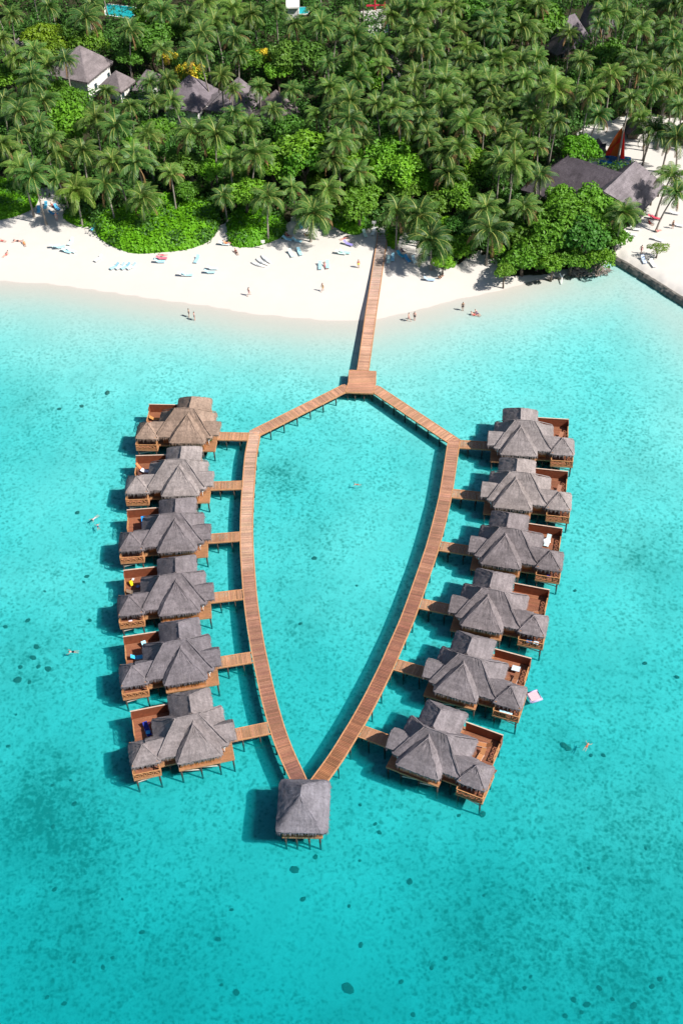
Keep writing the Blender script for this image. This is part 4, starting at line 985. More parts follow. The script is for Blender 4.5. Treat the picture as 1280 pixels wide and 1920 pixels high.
A_ = pix(1131, 358, 8.0); B_ = pix(1191, 301, 8.2); C_ = pix(1247, 347, 2.9); D_ = pix(1199, 401, 2.9)
base = Vector(((A_.x+B_.x)/2, (A_.y+B_.y)/2, 0))
pvn = empty('beach_pavilion', base); tag(pvn, 'large L-shaped open pavilion with steep grey thatched gables by the seawall', 'pavilion')
gable(A_, B_, C_, D_, 'gable_roof', pvn, (.19, .172, .175), base)
H_ = pix(1065, 291, 8.4); J_ = pix(1166, 325, 7.9); F_ = pix(1070, 384, 2.9)
rx = (J_-H_); rx.z = 0; rx.normalize(); nrm_ = Vector((-rx.y, rx.x, 0)); hw_ = abs((F_-H_).dot(nrm_)); gl_ = pix(968, 361, 2.9); ext_ = max(3.0, -(gl_-H_).dot(rx)); LEN = (J_-H_).length
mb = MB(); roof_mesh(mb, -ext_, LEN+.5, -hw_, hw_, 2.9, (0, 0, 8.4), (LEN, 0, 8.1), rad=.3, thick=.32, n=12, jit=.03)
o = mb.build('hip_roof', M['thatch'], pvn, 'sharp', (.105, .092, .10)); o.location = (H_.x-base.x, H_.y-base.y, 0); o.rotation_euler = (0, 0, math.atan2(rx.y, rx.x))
for f in (.06, .35, .65, .94):
    for e0, e1 in ((D_, C_),):
        q = e0.lerp(e1, f); q = q+(A_.lerp(B_, f)-q)*.12; mb = MB(); mb.tube([(q.x-base.x, q.y-base.y, .6), (q.x-base.x, q.y-base.y, 3.1)], .16, 7); mb.build('post', M['bark'], pvn, True)
mb = MB(); k = (H_-base); mb.add([Vector((x*rx.x-y*rx.y+k.x, x*rx.y+y*rx.x+k.y, z)) for z in (.6, 3.0) for x, y in ((-ext_+1.2, -hw_+1.2), (LEN-1, -hw_+1.2), (LEN-1, hw_-1.2), (-ext_+1.2, hw_-1.2))], [(3, 2, 1, 0), (4, 5, 6, 7), (0, 1, 5, 4), (1, 2, 6, 5), (2, 3, 7, 6), (3, 0, 4, 7)]); mb.build('wall', M['wall'], pvn)
PAV = base.copy()

# ------------------------------------------------------------------ seawall, brush, boat
wl0 = [pix(u, v, .9) for u, v in [(1146, 478), (1180, 497), (1215, 519), (1250, 541), (1290, 566), (1400, 636), (1500, 700)]]
mb = MB(); P = resample([Vector((p.x, p.y, 0)) for p in wl0], .45); vs = []; fs = []
prof = [(-.75, -1.6), (-.62, .2), (-.38, .62), (-.05, .95), (.3, 1.02), (.55, .9), (.7, -.4)]
for i, p in enumerate(P):
    d = (P[min(i+1, len(P)-1)]-P[max(i-1, 0)]).normalized(); n = Vector((d.y, -d.x, 0))*-1
    for (o_, z_) in prof:
        j = random.uniform(-.08, .08); vs.append(p+n*(o_*.8+j)+Vector((0, 0, z_+random.uniform(-.06, .06))))
NP = len(prof)
for i in range(len(P)-1):
    for k in range(NP-1): fs.append((i*NP+k, (i+1)*NP+k, (i+1)*NP+k+1, i*NP+k+1))
fs += [tuple(range(NP)), tuple((len(P)-1)*NP+k for k in range(NP))[::-1]]
mb.add(vs, fs); tag(mb.build('seawall', M['stone']), 'low rough grey stone seawall holding back the sand', 'wall')
p = pix(1105, 503, .8); mb = MB(); rnd = random.Random(3)
for k in range(260):
    a = rnd.uniform(0, 2*PI); r_ = rnd.uniform(0, 1)**.6; c = Vector((p.x+3.6*r_*math.cos(a), p.y+1.5*r_*math.sin(a), .25+1.5*(1-r_)*rnd.random())); d = Vector((rnd.gauss(0, 1), rnd.gauss(0, .7), rnd.gauss(.1, .5))).normalized(); l = rnd.uniform(.3, 1.1)
    mb.bar(c-d*l, c+d*l, rnd.uniform(.035, .09))
tag(mb.build('dead_brush', M['stick']), 'tangled heap of dead grey branches at the waterline under the trees', 'brush')
a = pix(1052, 532, .1); mb = MB(); mb.tube([a, pix(1053, 520, .5), pix(1049, 512, 1.0)], [.07, .1, .12], 6); mb.tube([pix(1053, 520, .5), pix(1058, 513, 1.0)], [.08, .03], 5)
tag(mb.build('driftwood', M['white']), 'bleached white forked branch reaching into shallow water', 'branch')
bp = pix(1152, 303, 1.1)
boat = empty('sailing_catamaran', (bp.x, bp.y, 1.05), R(-18)); tag(boat, 'beached blue catamaran with raised red and olive sails', 'sailboat')
def hull(y):
    mb = MB(); vs = []; fs = []; n = 9
    for i in range(n):
        t_ = i/(n-1); x = -2.9+5.8*t_; w_ = .36*math.sin(PI*min(1, t_*.9+.1))**.6+.02; zt = .62+.25*abs(t_-.5)**2*2
        vs += [(x, y-w_, zt), (x, y-w_*.7, .2), (x, y, .0), (x, y+w_*.7, .2), (x, y+w_, zt)]
    for i in range(n-1):
        for k in range(5): fs.append((i*5+k, (i+1)*5+k, (i+1)*5+(k+1) % 5, i*5+(k+1) % 5))
    fs += [tuple(range(5)), tuple((n-1)*5+k for k in range(5))[::-1]]
    mb.add(vs, fs); mb.build('hull', M['tint'], boat, True, (.02, .16, .52))
hull(-1.2); hull(1.2)
for x in (-1.1, 1.2): mb = MB(); mb.bar((x, -1.3, .66), (x, 1.3, .66), .12); mb.build('crossbar', M['tint'], boat, color=(.03, .2, .5))
mb = MB(); mb.box(-1.0, 1.1, -.95, .95, .70, .74); mb.build('trampoline', M['fabric'], boat, color=(.03, .10, .25))
mb = MB(); mb.tube([(.9, 0, .7), (.75, 0, 9.6)], [.07, .045], 7); mb.build('mast', M['pole'], boat, True)
def sail(name, col, f):
    mb = MB(); n = 8; vs = []; fs = []
    for th in (0, .03):
        for i in range(n+1):
            for k in range(n+1): vs.append(f(i/n, k/n)+Vector((0, th, 0)))
    q = (n+1)**2
    for i in range(n):
        for k in range(n):
            a = i*(n+1)+k; fs += [(a, a+1, a+n+2, a+n+1), (q+a, q+a+n+1, q+a+n+2, q+a+1)]
    mb.add(vs, fs); mb.build(name, M['fabric'], boat, True, col)
sail('mainsail', (.50, .10, .015), lambda s, h: Vector((.75-.15*h-2.9*s*(1-h)**.8-.05, .35*math.sin(PI*s)*(1-h), 1.1+6.4*h)))
sail('jib', (.80, .02, .012), lambda s, h: Vector((.85+.9*s*(1-h)**.9, -.22*math.sin(PI*s)*(1-h), 1.0+6.0*h)))
sail('sail_patch', (.60, .03, .015), lambda s, h: Vector((.75-.15*h-2.9*(s*.4+.62)*(1-h)**.8-.05, .35*math.sin(PI*(s*.4+.62))*(1-h)-.05, 1.12+4.6*h*(1-.3*s))))
p = pix(1121, 292, 1.3); mb = MB()
for k in range(4): mb.ball((p.x-.6+.5*k, p.y+random.uniform(-.2, .2), 1.15+.3*(k % 2)), .42, 8, 6, .12)
tag(mb.build('orange_buoy_heap', M['tint'], smooth=True, color=(.75, .25, .01)), 'heap of bright orange floats beside the red sail', 'floats')

# ------------------------------------------------------------------ people
def skin_body(name, J, Rr, E, root=0):
    me = bpy.data.meshes.new(name); names = list(J); ix = {k: i for i, k in enumerate(names)}
    me.from_pydata([J[k] for k in names], [(ix[a], ix[b]) for a, b in E], [])
    o = bpy.data.objects.new(name, me); COL.objects.link(o)
    o.modifiers.new('skin', 'SKIN'); sv = me.skin_vertices[0].data
    for k in names:
        r_ = Rr[k]; sv[ix[k]].radius = r_ if isinstance(r_, tuple) else (r_, r_); sv[ix[k]].use_root = (k == 'pelvis')
    ss = o.modifiers.new('sub', 'SUBSURF'); ss.levels = 1; ss.render_levels = 1
    dg = bpy.context.evaluated_depsgraph_get(); dg.update()
    out = bpy.data.meshes.new_from_object(o.evaluated_get(dg)); out.name = name
    bpy.data.objects.remove(o); out.materials.clear(); out.materials.append(M['skin'])
    out.polygons.foreach_set('use_smooth', [True]*len(out.polygons)); return out
RAD = dict(pelvis=(.15, .105), waist=(.125, .09), chest=(.155, .105), neck=.055, head0=.075, head=(.085, .10), headt=.07, nose=.02)
for s in 'lr': RAD.update({'sh'+s: .062, 'el'+s: .042, 'wr'+s: .03, 'pa'+s: (.038, .02), 'hip'+s: .098, 'kn'+s: .06, 'an'+s: .042, 'he'+s: .04, 'to'+s: .032, **{f'f{s}{k}': .010 for k in range(5)}})
ED = [('pelvis', 'waist'), ('waist', 'chest'), ('chest', 'neck'), ('neck', 'head0'), ('head0', 'head'), ('head', 'headt'), ('head0', 'nose')]
for s in 'lr': ED += [('chest', 'sh'+s), ('sh'+s, 'el'+s), ('el'+s, 'wr'+s), ('wr'+s, 'pa'+s), ('pelvis', 'hip'+s), ('hip'+s, 'kn'+s), ('kn'+s, 'an'+s), ('an'+s, 'to'+s)] + [('pa'+s, f'f{s}{k}') for k in range(5)]
def joints(kind_):
    J = {}
    if kind_ in ('stand', 'walk'):
        J.update(pelvis=(0, 0, .95), waist=(0, .0, 1.12), chest=(0, .01, 1.34), neck=(0, 0, 1.50), head0=(0, -.02, 1.58), head=(0, -.02, 1.67), headt=(0, -.01, 1.75), nose=(0, -.12, 1.61))
        for s, x in (('l', -1), ('r', 1)):
            st = (.2*x if kind_ == 'walk' else .03*x)
            J['sh'+s] = (.19*x, .01, 1.43); J['el'+s] = (.27*x, .03+st*.5, 1.15); J['wr'+s] = (.29*x, -.05+st*.7, .90); J['pa'+s] = (.29*x, -.07+st*.8, .83)
            J['hip'+s] = (.10*x, 0, .88); J['kn'+s] = (.11*x, -.03-st*.8, .50); J['an'+s] = (.11*x, .02-st*1.6, .09 if kind_ == 'stand' else .10+.04*(x > 0)); J['to'+s] = (.13*x, -.15-st*1.6, .035)
            for k in range(5): J[f'f{s}{k}'] = ((.29+.012*(k-2))*x, -.08+st*.8-.022*(k-2)-(.03 if k == 0 else 0), (.79 if k == 0 else .745-.008*abs(k-2)))
    elif kind_ == 'recline':  # sits back, legs forward (-y)
        J.update(pelvis=(0, 0, .12), waist=(0, .15, .22), chest=(0, .33, .38), neck=(0, .44, .50), head0=(0, .47, .58), head=(0, .51, .66), headt=(0, .54, .74), nose=(0, .38, .63))
        for s, x in (('l', -1), ('r', 1)):
            J['sh'+s] = (.19*x, .37, .44); J['el'+s] = (.29*x, .30, .22); J['wr'+s] = (.26*x, .08, .16); J['pa'+s] = (.25*x, .01, .15)
            J['hip'+s] = (.10*x, -.06, .12); J['kn'+s] = (.13*x, -.46, .20+.08*(x > 0)); J['an'+s] = (.13*x, -.86, .08); J['to'+s] = (.15*x, -.93, .20)
            for k in range(5): J[f'f{s}{k}'] = ((.25+.016*(k-2))*x, -.075+.01*abs(k-2)+(.02 if k == 0 else 0), .14)
    else:  # prone: floats or lies face down, head towards +y
        J.update(pelvis=(0, 0, .0), waist=(0, .18, .02), chest=(0, .40, .03), neck=(0, .56, .05), head0=(0, .63, .05), head=(0, .71, .06), headt=(0, .79, .06), nose=(0, .68, -.04))
        for s, x in (('l', -1), ('r', 1)):
            J['sh'+s] = (.19*x, .48, .03); J['el'+s] = (.42*x, .60, .0); J['wr'+s] = (.50*x, .83, -.02); J['pa'+s] = (.51*x, .91, -.02)
            J['hip'+s] = (.10*x, -.08, 0); J['kn'+s] = (.15*x, -.47, -.02); J['an'+s] = (.19*x, -.88, .0); J['to'+s] = (.21*x, -1.06, -.02)
            for k in range(5): J[f'f{s}{k}'] = ((.51+.018*(k-2))*x, .98-.01*abs(k-2)-(.04 if k == 0 else 0), -.02)
    return J
BODY = {}; SUIT = {}; HAIR = {}
for kd in ('stand', 'walk', 'recline', 'prone'):
    J = joints(kd); me = skin_body('body', J, RAD, ED); BODY[kd] = me
    pel, wai, che = Vector(J['pelvis']), Vector(J['waist']), Vector(J['chest']); hd = Vector(J['head']); kl, kr_ = Vector(J['knl']), Vector(J['knr']); hl, hr = Vector(J['hipl']), Vector(J['hipr'])
    def near(p, a, b):
        t_ = max(0, min(1, (p-a).dot(b-a)/(b-a).length_squared)); return (p-a.lerp(b, t_)).length, t_
    for nm, store, test in (('shorts', SUIT, lambda p: (near(p, pel, wai)[0] < .2 and near(p, pel, wai)[1] < .75) or (near(p, hl, kl)[0] < .13 and near(p, hl, kl)[1] < .45) or (near(p, hr, kr_)[0] < .13 and near(p, hr, kr_)[1] < .45)),
                            ('top', SUIT, lambda p: near(p, wai, che)[0] < .2 and .15 < near(p, wai, che)[1] <= 1 and near(p, wai, che)[1] < .98),
                            ('hair', HAIR, lambda p: (p-hd).length < .16 and (p-Vector(J['nose'])).length > .105 and (p-Vector(J['neck'])).length > .12)):
        vs = [v.co for v in me.vertices]; mb = MB(); used = {}
        fs = []
        for poly_ in me.polygons:
            if test(poly_.center):
                f = []
                for i in poly_.vertices:
                    if i not in used: used[i] = len(mb.v); mb.v.append(tuple(me.vertices[i].co+me.vertices[i].normal*(.014 if nm != 'hair' else .02)))
                    f.append(used[i])
                mb.f.append(f); mb.mi.append(0)
        store[(kd, nm)] = mb.mesh(nm, M['fabric'], True)
SKINS = [(.52, .30, .21), (.58, .36, .27), (.40, .22, .14), (.62, .32, .25)]
def person(u, v, z, kd, rz, label, suit=(.05, .05, .2), top=None, skin=0, hair=(.05, .03, .02), scale=1.0, group='people on the beach', pos=None):
    p = pos if pos is not None else pix(u, v, z)
    o = obj('person', BODY[kd], None, SKINS[skin % 4]); o.location = p if pos is not None else (p.x, p.y, z); o.rotation_euler = (0, 0, rz); o.scale = (scale,)*3
    tag(o, label, 'person', group)
    obj('shorts', SUIT[(kd, 'shorts')], o, suit)
    if top: obj('top', SUIT[(kd, 'top')], o, top)
    obj('hair', HAIR[(kd, 'hair')], o, hair)
    return o
def gpix(u, v):
    z = 1.0
    for _ in range(4): p = pix(u, v, z); z = ground(p.x, p.y)
    return p, z
def pb(u, v, kd, rz, label, dz=0.0, **kw):
    p, z = gpix(u, v); p.z = z+dz; return person(0, 0, 0, kd, rz, label, pos=p, **kw)
WADE = 'people standing in the shallow water'
pb(467, 554, 'walk', 2.0, 'woman walking on wet sand in a dark top and pink skirt', suit=(.5, .22, .25), top=(.05, .01, .03), skin=1)
pb(605, 546, 'walk', -1.0, 'person in orange swimwear walking alone on the pale sand below two loungers', suit=(.55, .30, .06), top=(.55, .30, .06), skin=1, hair=(.15, .08, .03))
pb(672, 502, 'stand', .5, 'person in a red top and yellow skirt standing near the jetty', suit=(.65, .68, .05), top=(.55, .03, .03), skin=0)
pb(766, 602, 'walk', .9, 'slim bather in pink wading nearest the jetty', suit=(.4, .2, .2), skin=1, group=WADE)
pb(777, 600, 'stand', -.4, 'bather in black shorts wading beside the slim pink bather', suit=(.02, .02, .025), skin=3, group=WADE)
pb(867, 582, 'stand', .2, 'bather in dark swimwear standing with hands down beyond the wading pair', suit=(.03, .02, .03), top=(.03, .02, .03), skin=2, group=WADE)
pb(888, 591, 'recline', 1.2, 'pink skinned bather sitting in the shallow water', skin=3, suit=(.5, .1, .1), group=WADE)
pb(894, 589, 'recline', .6, 'dark haired bather in navy sitting in the shallow water', skin=0, suit=(.03, .03, .12), top=(.03, .03, .12), group=WADE)
pb(355, 594, 'stand', -1.2, 'bather wading up to the thighs, bent away from a dark haired bather', skin=0, suit=(.12, .1, .12), group=WADE)
pb(365, 600, 'stand', 1.8, 'dark haired bather wading nearest the open lagoon', skin=3, suit=(.05, .05, .08), group=WADE)
pb(825, 521, 'recline', 2.4, 'person in black sitting at the edge of the tree shade', suit=(.02, .02, .02), top=(.02, .02, .02), skin=2)
pb(4, 452, 'recline', 1.2, 'sunbather lying at the picture edge above the lone sitter', suit=(.5, .08, .08), skin=3)
pb(33, 452, 'prone', 1.4, 'sunbather in dark swimwear lying beside another in orange', dz=.12, suit=(.08, .03, .03), skin=3)
pb(46, 458, 'recline', .4, 'sunbather in orange sitting beside one lying in dark swimwear', suit=(.6, .22, .05), top=(.6, .22, .05), skin=1)
pb(12, 478, 'recline', -.6, 'lone pink sunbather sitting low on the sand nearest the water', suit=(.4, .08, .08), skin=3)
pb(1201, 475, 'walk', 2.6, 'person in pink walking on sand behind the seawall', suit=(.55, .2, .2), top=(.6, .25, .25), skin=1)
pb(1218, 419, 'recline', .5, 'person in dark red sitting on sand by the leaning palm', suit=(.25, .02, .04), top=(.25, .02, .04), skin=2)
pb(1232, 434, 'recline', 2.0, 'person in rose red sitting on the sand below two red loungers', suit=(.45, .1, .14), top=(.4, .1, .14), skin=3)
pb(1260, 428, 'stand', .4, 'person in black standing on sand beyond the lone bush', suit=(.02, .02, .02), top=(.02, .02, .02), skin=2)
pb(646, 447, 'prone', -1.1, 'sunbather lying flat on the sand near the small scrub mound', dz=.12, suit=(.3, .08, .08), skin=3)
pb(107, 413, 'stand', .4, 'bather in white standing below the shaded loungers', suit=(.6, .55, .5), skin=3, hair=(.1, .05, .03))
pb(100, 387, 'recline', 1.0, 'person in dark red sitting among the shaded blue loungers', suit=(.2, .02, .06), top=(.2, .02, .06), skin=2)
pb(443, 474, 'recline', .4, 'dark clothed person sitting below the compact scrub mound', suit=(.04, .03, .04), top=(.12, .04, .05), skin=2)
pb(575, 442, 'recline', 1.7, 'person in dark brown sitting in the palm shade', suit=(.06, .04, .03), top=(.1, .06, .02), skin=2)
pb(755, 474, 'recline', .8, 'person in dark blue sitting under the palms near the jetty', suit=(.02, .03, .1), top=(.02, .04, .15), skin=2, dz=.25)
SW = 'swimmers floating in the lagoon'
def swim(u, v, rz, label, **kw): p = pix(u, v, 0); p.z = -.16; kw['scale'] = kw.get('scale', 1)*.68; return person(0, 0, 0, 'prone', rz, label, pos=p, group=SW, **kw)
swim(177, 970, 2.4, 'snorkeller in white shirt with a red bag, upper of a pair', suit=(.6, .5, .55), top=(.8, .75, .8), skin=3, scale=1.15)
swim(183, 986, .3, 'snorkeller in a pale pink shirt, lower of a pair', suit=(.05, .07, .2), top=(.75, .5, .6), skin=3, scale=1.05)
swim(136, 1221, 1.5, 'snorkeller with black shorts and yellow fins', suit=(.01, .012, .03), top=(.7, .6, .6), skin=3, scale=1.15)
swim(669, 907, 1.4, 'lone swimmer inside the boardwalk loop', suit=(.5, .12, .06), skin=3, scale=.9)
swim(1100, 1398, -.6, 'red suited swimmer near a dark coral patch', suit=(.6, .12, .05), top=(.6, .12, .05), skin=3, scale=1.1)

# ------------------------------------------------------------------ loungers and beach things
def lounger_parts():
    a = MB()
    for k in range(9): a.box(-.31, .31, -.98+.145*k, -.98+.145*k+.125, .30, .335)
    b = MB(); n = 6
    for k in range(n):
        y = .36+.115*k; z = .34+.085*k; y2 = y+.10; z2 = z+.075
        b.add([(-.31, y, z), (.31, y, z), (.31, y2, z2), (-.31, y2, z2), (-.31, y, z-.03), (.31, y, z-.03), (.31, y2, z2-.03), (-.31, y2, z2-.03)], [(0, 1, 2, 3), (7, 6, 5, 4), (0, 4, 5, 1), (1, 5, 6, 2), (2, 6, 7, 3), (3, 7, 4, 0)])
    c = MB()
    for x in (-.33, .33): c.box(x-.025, x+.025, -.99, .40, .25, .30)
    d = MB(); d.box(-.025, .025, -.025, .025, 0, .25)
    return a.mesh('seat', M['fabric']), b.mesh('backrest', M['fabric']), c.mesh('frame', M['tint']), d.mesh('leg', M['tint'])
LM = lounger_parts()
def lounger(p, rz, label, col=(.22, .55, .68), group='sun loungers on the beach', name='sun_lounger', scale=1.0):
    root = empty(name, p, rz); root.scale = (scale*.92,)*3; tag(root, label, 'sun lounger', group)
    for nm, me in zip(('seat', 'backrest', 'frame'), LM): obj(nm, me, root, col if nm != 'frame' else tuple(.5*c+.3 for c in col))
    for x in (-.3, .3):
        for y in (-.85, .3): l = obj('leg', LM[3], root, (.6, .62, .62)); l.location = (x, y, 0)
    return root
CY = (.36, .66, .77); PALE = (.60, .76, .79); WH = (.76, .77, .76); BL = (.08, .38, .68); GR = (.50, .71, .66)
def lb(u, v, rz, label, col=CY, **kw): p, z = gpix(u, v); p.z = z; return lounger(p, rz, label, col, **kw)
lb(73, 396, .1, 'bright blue lounger in shade beside the scrub mound cut by the edge', BL)
lb(86, 388, .0, 'blue lounger in shade in the middle of the sandy gap', (.1, .42, .62))
lb(101, 402, 1.2, 'blue lounger turned sideways below the shaded group', BL)
lb(108, 392, .6, 'blue lounger partly hidden under the yellowish palm', BL)
lb(176, 429, -.5, 'cyan lounger leaning against the largest scrub mound', (.1, .55, .75))
lb(104, 463, 1.9, 'pale blue lounger of a pair, nearer the picture edge', PALE); lb(113, 465, 1.9, 'pale blue lounger of a pair, nearer the scrub mound', CY)
lb(133, 456, -.4, 'pale blue lounger standing upright alone above a paired two', PALE)
lb(126, 473, 1.1, 'pale blue lounger with a dark item beside, farther from the mound', CY); lb(135, 472, 1.0, 'pale blue lounger with a dark item beside, nearer the mound', PALE)
lb(185, 487, -.7, 'white sun lounger almost lost on the bright sand', WH)
for i, (u, w_) in enumerate(((215, 'first'), (226, 'second'), (236, 'third'), (247, 'fourth'))): lb(u, 502, -.9, w_+' pale blue lounger in the row of four, counted away from the picture edge', CY if i % 2 == 0 else PALE)
lb(300, 492, 1.5, 'pale blue lounger under the red clad sunbathers', CY); lb(304, 486, 1.5, 'lounger covered with a red towel below the largest scrub mound', (.65, .12, .18))
pb(305, 482, 'prone', 1.5, 'sunbather in red lying on the red towelled lounger', dz=.5, suit=(.6, .06, .12), top=(.6, .06, .12), skin=3)
lb(369, 489, -.3, 'cyan lounger with a dark bag below the largest scrub mound', CY)
lb(394, 512, 1.5, 'cyan lounger of a parallel pair, lower one', CY); lb(399, 505, 1.5, 'pale blue lounger of a parallel pair, upper one', PALE)
lb(345, 517, 1.5, 'grey shaded pale lounger nearest the water', WH); lb(352, 517, 1.5, 'blue lounger nearest the water with a dark bundle', CY)
lb(421, 459, 1.4, 'pale blue lounger touching the gap between two mounds', PALE)
pb(424, 459, 'recline', 1.4, 'person in orange lying on the lounger between two mounds', dz=.3, suit=(.6, .2, .05), top=(.65, .3, .1), skin=3)
lb(546, 478, .35, 'pale grey blue lounger below the compact scrub mound', PALE); lb(562, 475, .3, 'cyan lounger with a dark pillow below the compact mound', CY)
lb(539, 450, 1.1, 'cyan lounger at the foot of the compact scrub mound', CY); lb(557, 453, 1.1, 'cyan lounger in the palm shade beside a sitting person', CY)
pb(540, 445, 'recline', 1.1, 'person in maroon lying at the foot of the compact mound', dz=.3, suit=(.2, .03, .06), top=(.25, .05, .08), skin=2)
lb(563, 425, .3, 'blue lounger under the drooping beach palm', BL)
lb(639, 476, 1.3, 'mint lounger of a touching pair, farther from the jetty', GR); lb(647, 475, 1.3, 'mint lounger of a touching pair, nearer the jetty', (.35, .68, .66))
lb(600, 501, .0, 'cyan lounger standing end on below the pair, farther from the jetty', CY); lb(614, 499, .0, 'cyan lounger end on beside a pink towel, nearer the jetty', CY)
pb(610, 500, 'recline', .2, 'sunbather in pink beside the end on cyan lounger', suit=(.6, .15, .2), top=(.65, .3, .3), skin=3)
lb(653, 459, 1.0, 'grey lounger carrying a violet towel near the jetty', (.25, .22, .55))
lb(684, 441, .2, 'pale mint lounger beside the shaded jetty end', (.55, .72, .62)); lb(700, 437, -.3, 'white lounger right beside the shaded jetty end', WH)
lb(728, 490, -.1, 'pale mint lounger of a pair on the tree side of the jetty', GR); lb(736, 486, -.1, 'cyan lounger of a pair on the tree side of the jetty', CY)
lb(751, 480, .6, 'blue lounger under a dark clad person in palm shade', (.08, .45, .62)); lb(764, 488, .4, 'blue lounger at the edge of the palm shadow', BL); lb(776, 490, .2, 'pale blue lounger under the drooping front palm', PALE)
lb(770, 447, 1.7, 'white lounger lying deep in the palm shade', WH); lb(776, 455, 1.6, 'white upturned lounger in the palm shade nearest the trees', WH)
lb(805, 526, 1.4, 'pale blue lounger lying on the sand below the lime shrub', (.35, .5, .7))
lb(1206, 490, .1, 'blue white beach chair under the lone bush', (.5, .6, .8)); lb(1223, 497, .2, 'white beach chair in front of the lone bush', WH)
lb(1224, 410, 1.2, 'red lounger under the leaning palm, nearer the pavilion', (.6, .04, .08)); lb(1230, 411, 1.2, 'red lounger under the leaning palm, farther from the pavilion', (.6, .06, .1))
lb(1183, 441, 1.3, 'white lounger beside the dense trees behind the seawall', WH); lb(1190, 431, 1.3, 'white lounger between the dense trees and the gable', WH)
lb(1263, 401, 1.2, 'grey white lounger high on the sand by the bent trunk', (.6, .6, .62)); lb(1271, 424, 1.2, 'grey white lounger beside the standing person in black', (.6, .6, .62)); lb(1233, 451, 1.0, 'white lounger between the lone bush and red clad sitter', WH)
def kayak(u, v, rz, label):
    p, z = gpix(u, v); mb = MB(); n = 9; vs = []; fs = []
    for i in range(n):
        t_ = i/(n-1); y = -1.5+3*t_; w_ = .36*math.sin(PI*min(.97, max(.03, t_)))**.7
        vs += [(-w_, y, .22), (-w_*.8, y, .05), (w_*.8, y, .05), (w_, y, .22), (0, y, .27)]
    for i in range(n-1):
        for k in range(5): fs.append((i*5+k, (i+1)*5+k, (i+1)*5+(k+1) % 5, i*5+(k+1) % 5))
    fs += [tuple(range(5)), tuple((n-1)*5+k for k in range(5))[::-1]]
    mb.add(vs, fs); root = empty('kayak', (p.x, p.y, z), rz); tag(root, label, 'kayak', 'white kayaks lying on the beach'); mb.build('hull', M['white'], root, True)
    mb = MB(); mb.tube([(0.22*math.cos(a), -.2+.42*math.sin(a), .28) for a in [2*PI*k/10 for k in range(11)]], .04, 5); mb.build('cockpit_rim', M['pole'], root, True)
kayak(484, 497, 1.0, 'white kayak nearest the water in the group of three'); kayak(491, 492, .8, 'white kayak in the middle of the group of three'); kayak(498, 487, .6, 'white kayak nearest the scrub in the group of three')
for u, v, lb_ in ((494, 466, 'white signpost at the foot of the compact mound'), (643, 414, 'white post in front of the small scrub mound'), (701, 430, 'pale post beside the shaded jetty end')):
    p, z = gpix(u, v); root = empty('signpost', (p.x, p.y, z)); tag(root, lb_, 'signpost'); mb = MB(); mb.tube([(0, 0, -.3), (0, 0, 1.7)], .06, 6); mb.build('post', M['white'], root, True); mb = MB(); mb.box(-.35, .35, -.04, .04, 1.25, 1.8); mb.build('board', M['white'], root)
# pink float beside its villa
p = pix(1001, 1306, .12); root = empty('floating_mat', p, R(18)); tag(root, 'pale pink inflatable mat with lilac rim floating beside a villa', 'float')
mb = MB(); mb.box(-.62, .62, -.62, .62, -.1, .06); mb.build('pad', M['fabric'], root, color=(.50, .36, .41))
mb = MB(); sq = [(-.72, -.72), (.72, -.72), (.72, .72), (-.72, .72), (-.72, -.72)]; mb.tube([(x, y, 0) for x, y in sq], .14, 8); mb.build('rim', M['fabric'], root, True, (.42, .38, .60))

# ------------------------------------------------------------------ things on the villa decks
def deck_obj(k, x, y, rz=0.0): p = vloc(k, x, y); a = POSE[k][2]; return p, a+(rz if k[0] == 'L' else -rz)
DG = 'furniture on the villa sun decks'
def dl(k, x, y, rz, label, col): p, r_ = deck_obj(k, x, y, rz); p.z += .006; return lounger(p, r_, label, col, group=DG, name='deck_lounger')
dl('L5', -5.6, 2.9, 1.57, 'long cyan lounger on its villa deck', (.04, .42, .72)); dl('L5', -4.6, 4.1, .3, 'pale cyan lounger standing upright near the long cyan one', (.35, .68, .82))
dl('L3', -5.0, 3.9, .1, 'lounger with two bright blue cushions', (.01, .25, .68)); dl('R3', -5.5, 3.9, .15, 'lounger spread with white and cyan towels', (.55, .80, .88))
dl('L6', -5.6, 3.3, .2, 'lounger heaped with navy towels', (.015, .03, .25)); dl('R6', -5.4, 4.2, 1.4, 'brown wooden daybed nearest the privacy wall', (.40, .17, .07)); dl('R6', -5.6, 2.6, .1, 'brown wooden lounger beside the open stair', (.46, .21, .09))
dl('R1', -6.0, 2.6, .3, 'brown lounger with a pale towel on the shoreward pale villa', (.42, .2, .12)); dl('R2', -6.1, 2.5, .2, 'brown lounger on the second pale villa deck', (.40, .2, .13)); dl('R4', -6.2, 2.3, 1.2, 'brown lounger low on the deck of the blue towel villa', (.3, .13, .06)); dl('L4', -6.0, 2.6, 1.57, 'grey brown slatted lounger below the yellow towel', (.16, .12, .09)); dl('L1', -6.0, 3.6, 1.57, 'orange brown lounger on the tan thatched villa deck', (.42, .2, .06)); dl('R5', -6.0, 2.5, .1, 'brown lounger on the deck beside the floating mat', (.28, .12, .06)); dl('L2', -6.5, 2.4, .1, 'dark brown lounger beneath the hanging cloth', (.10, .04, .03))
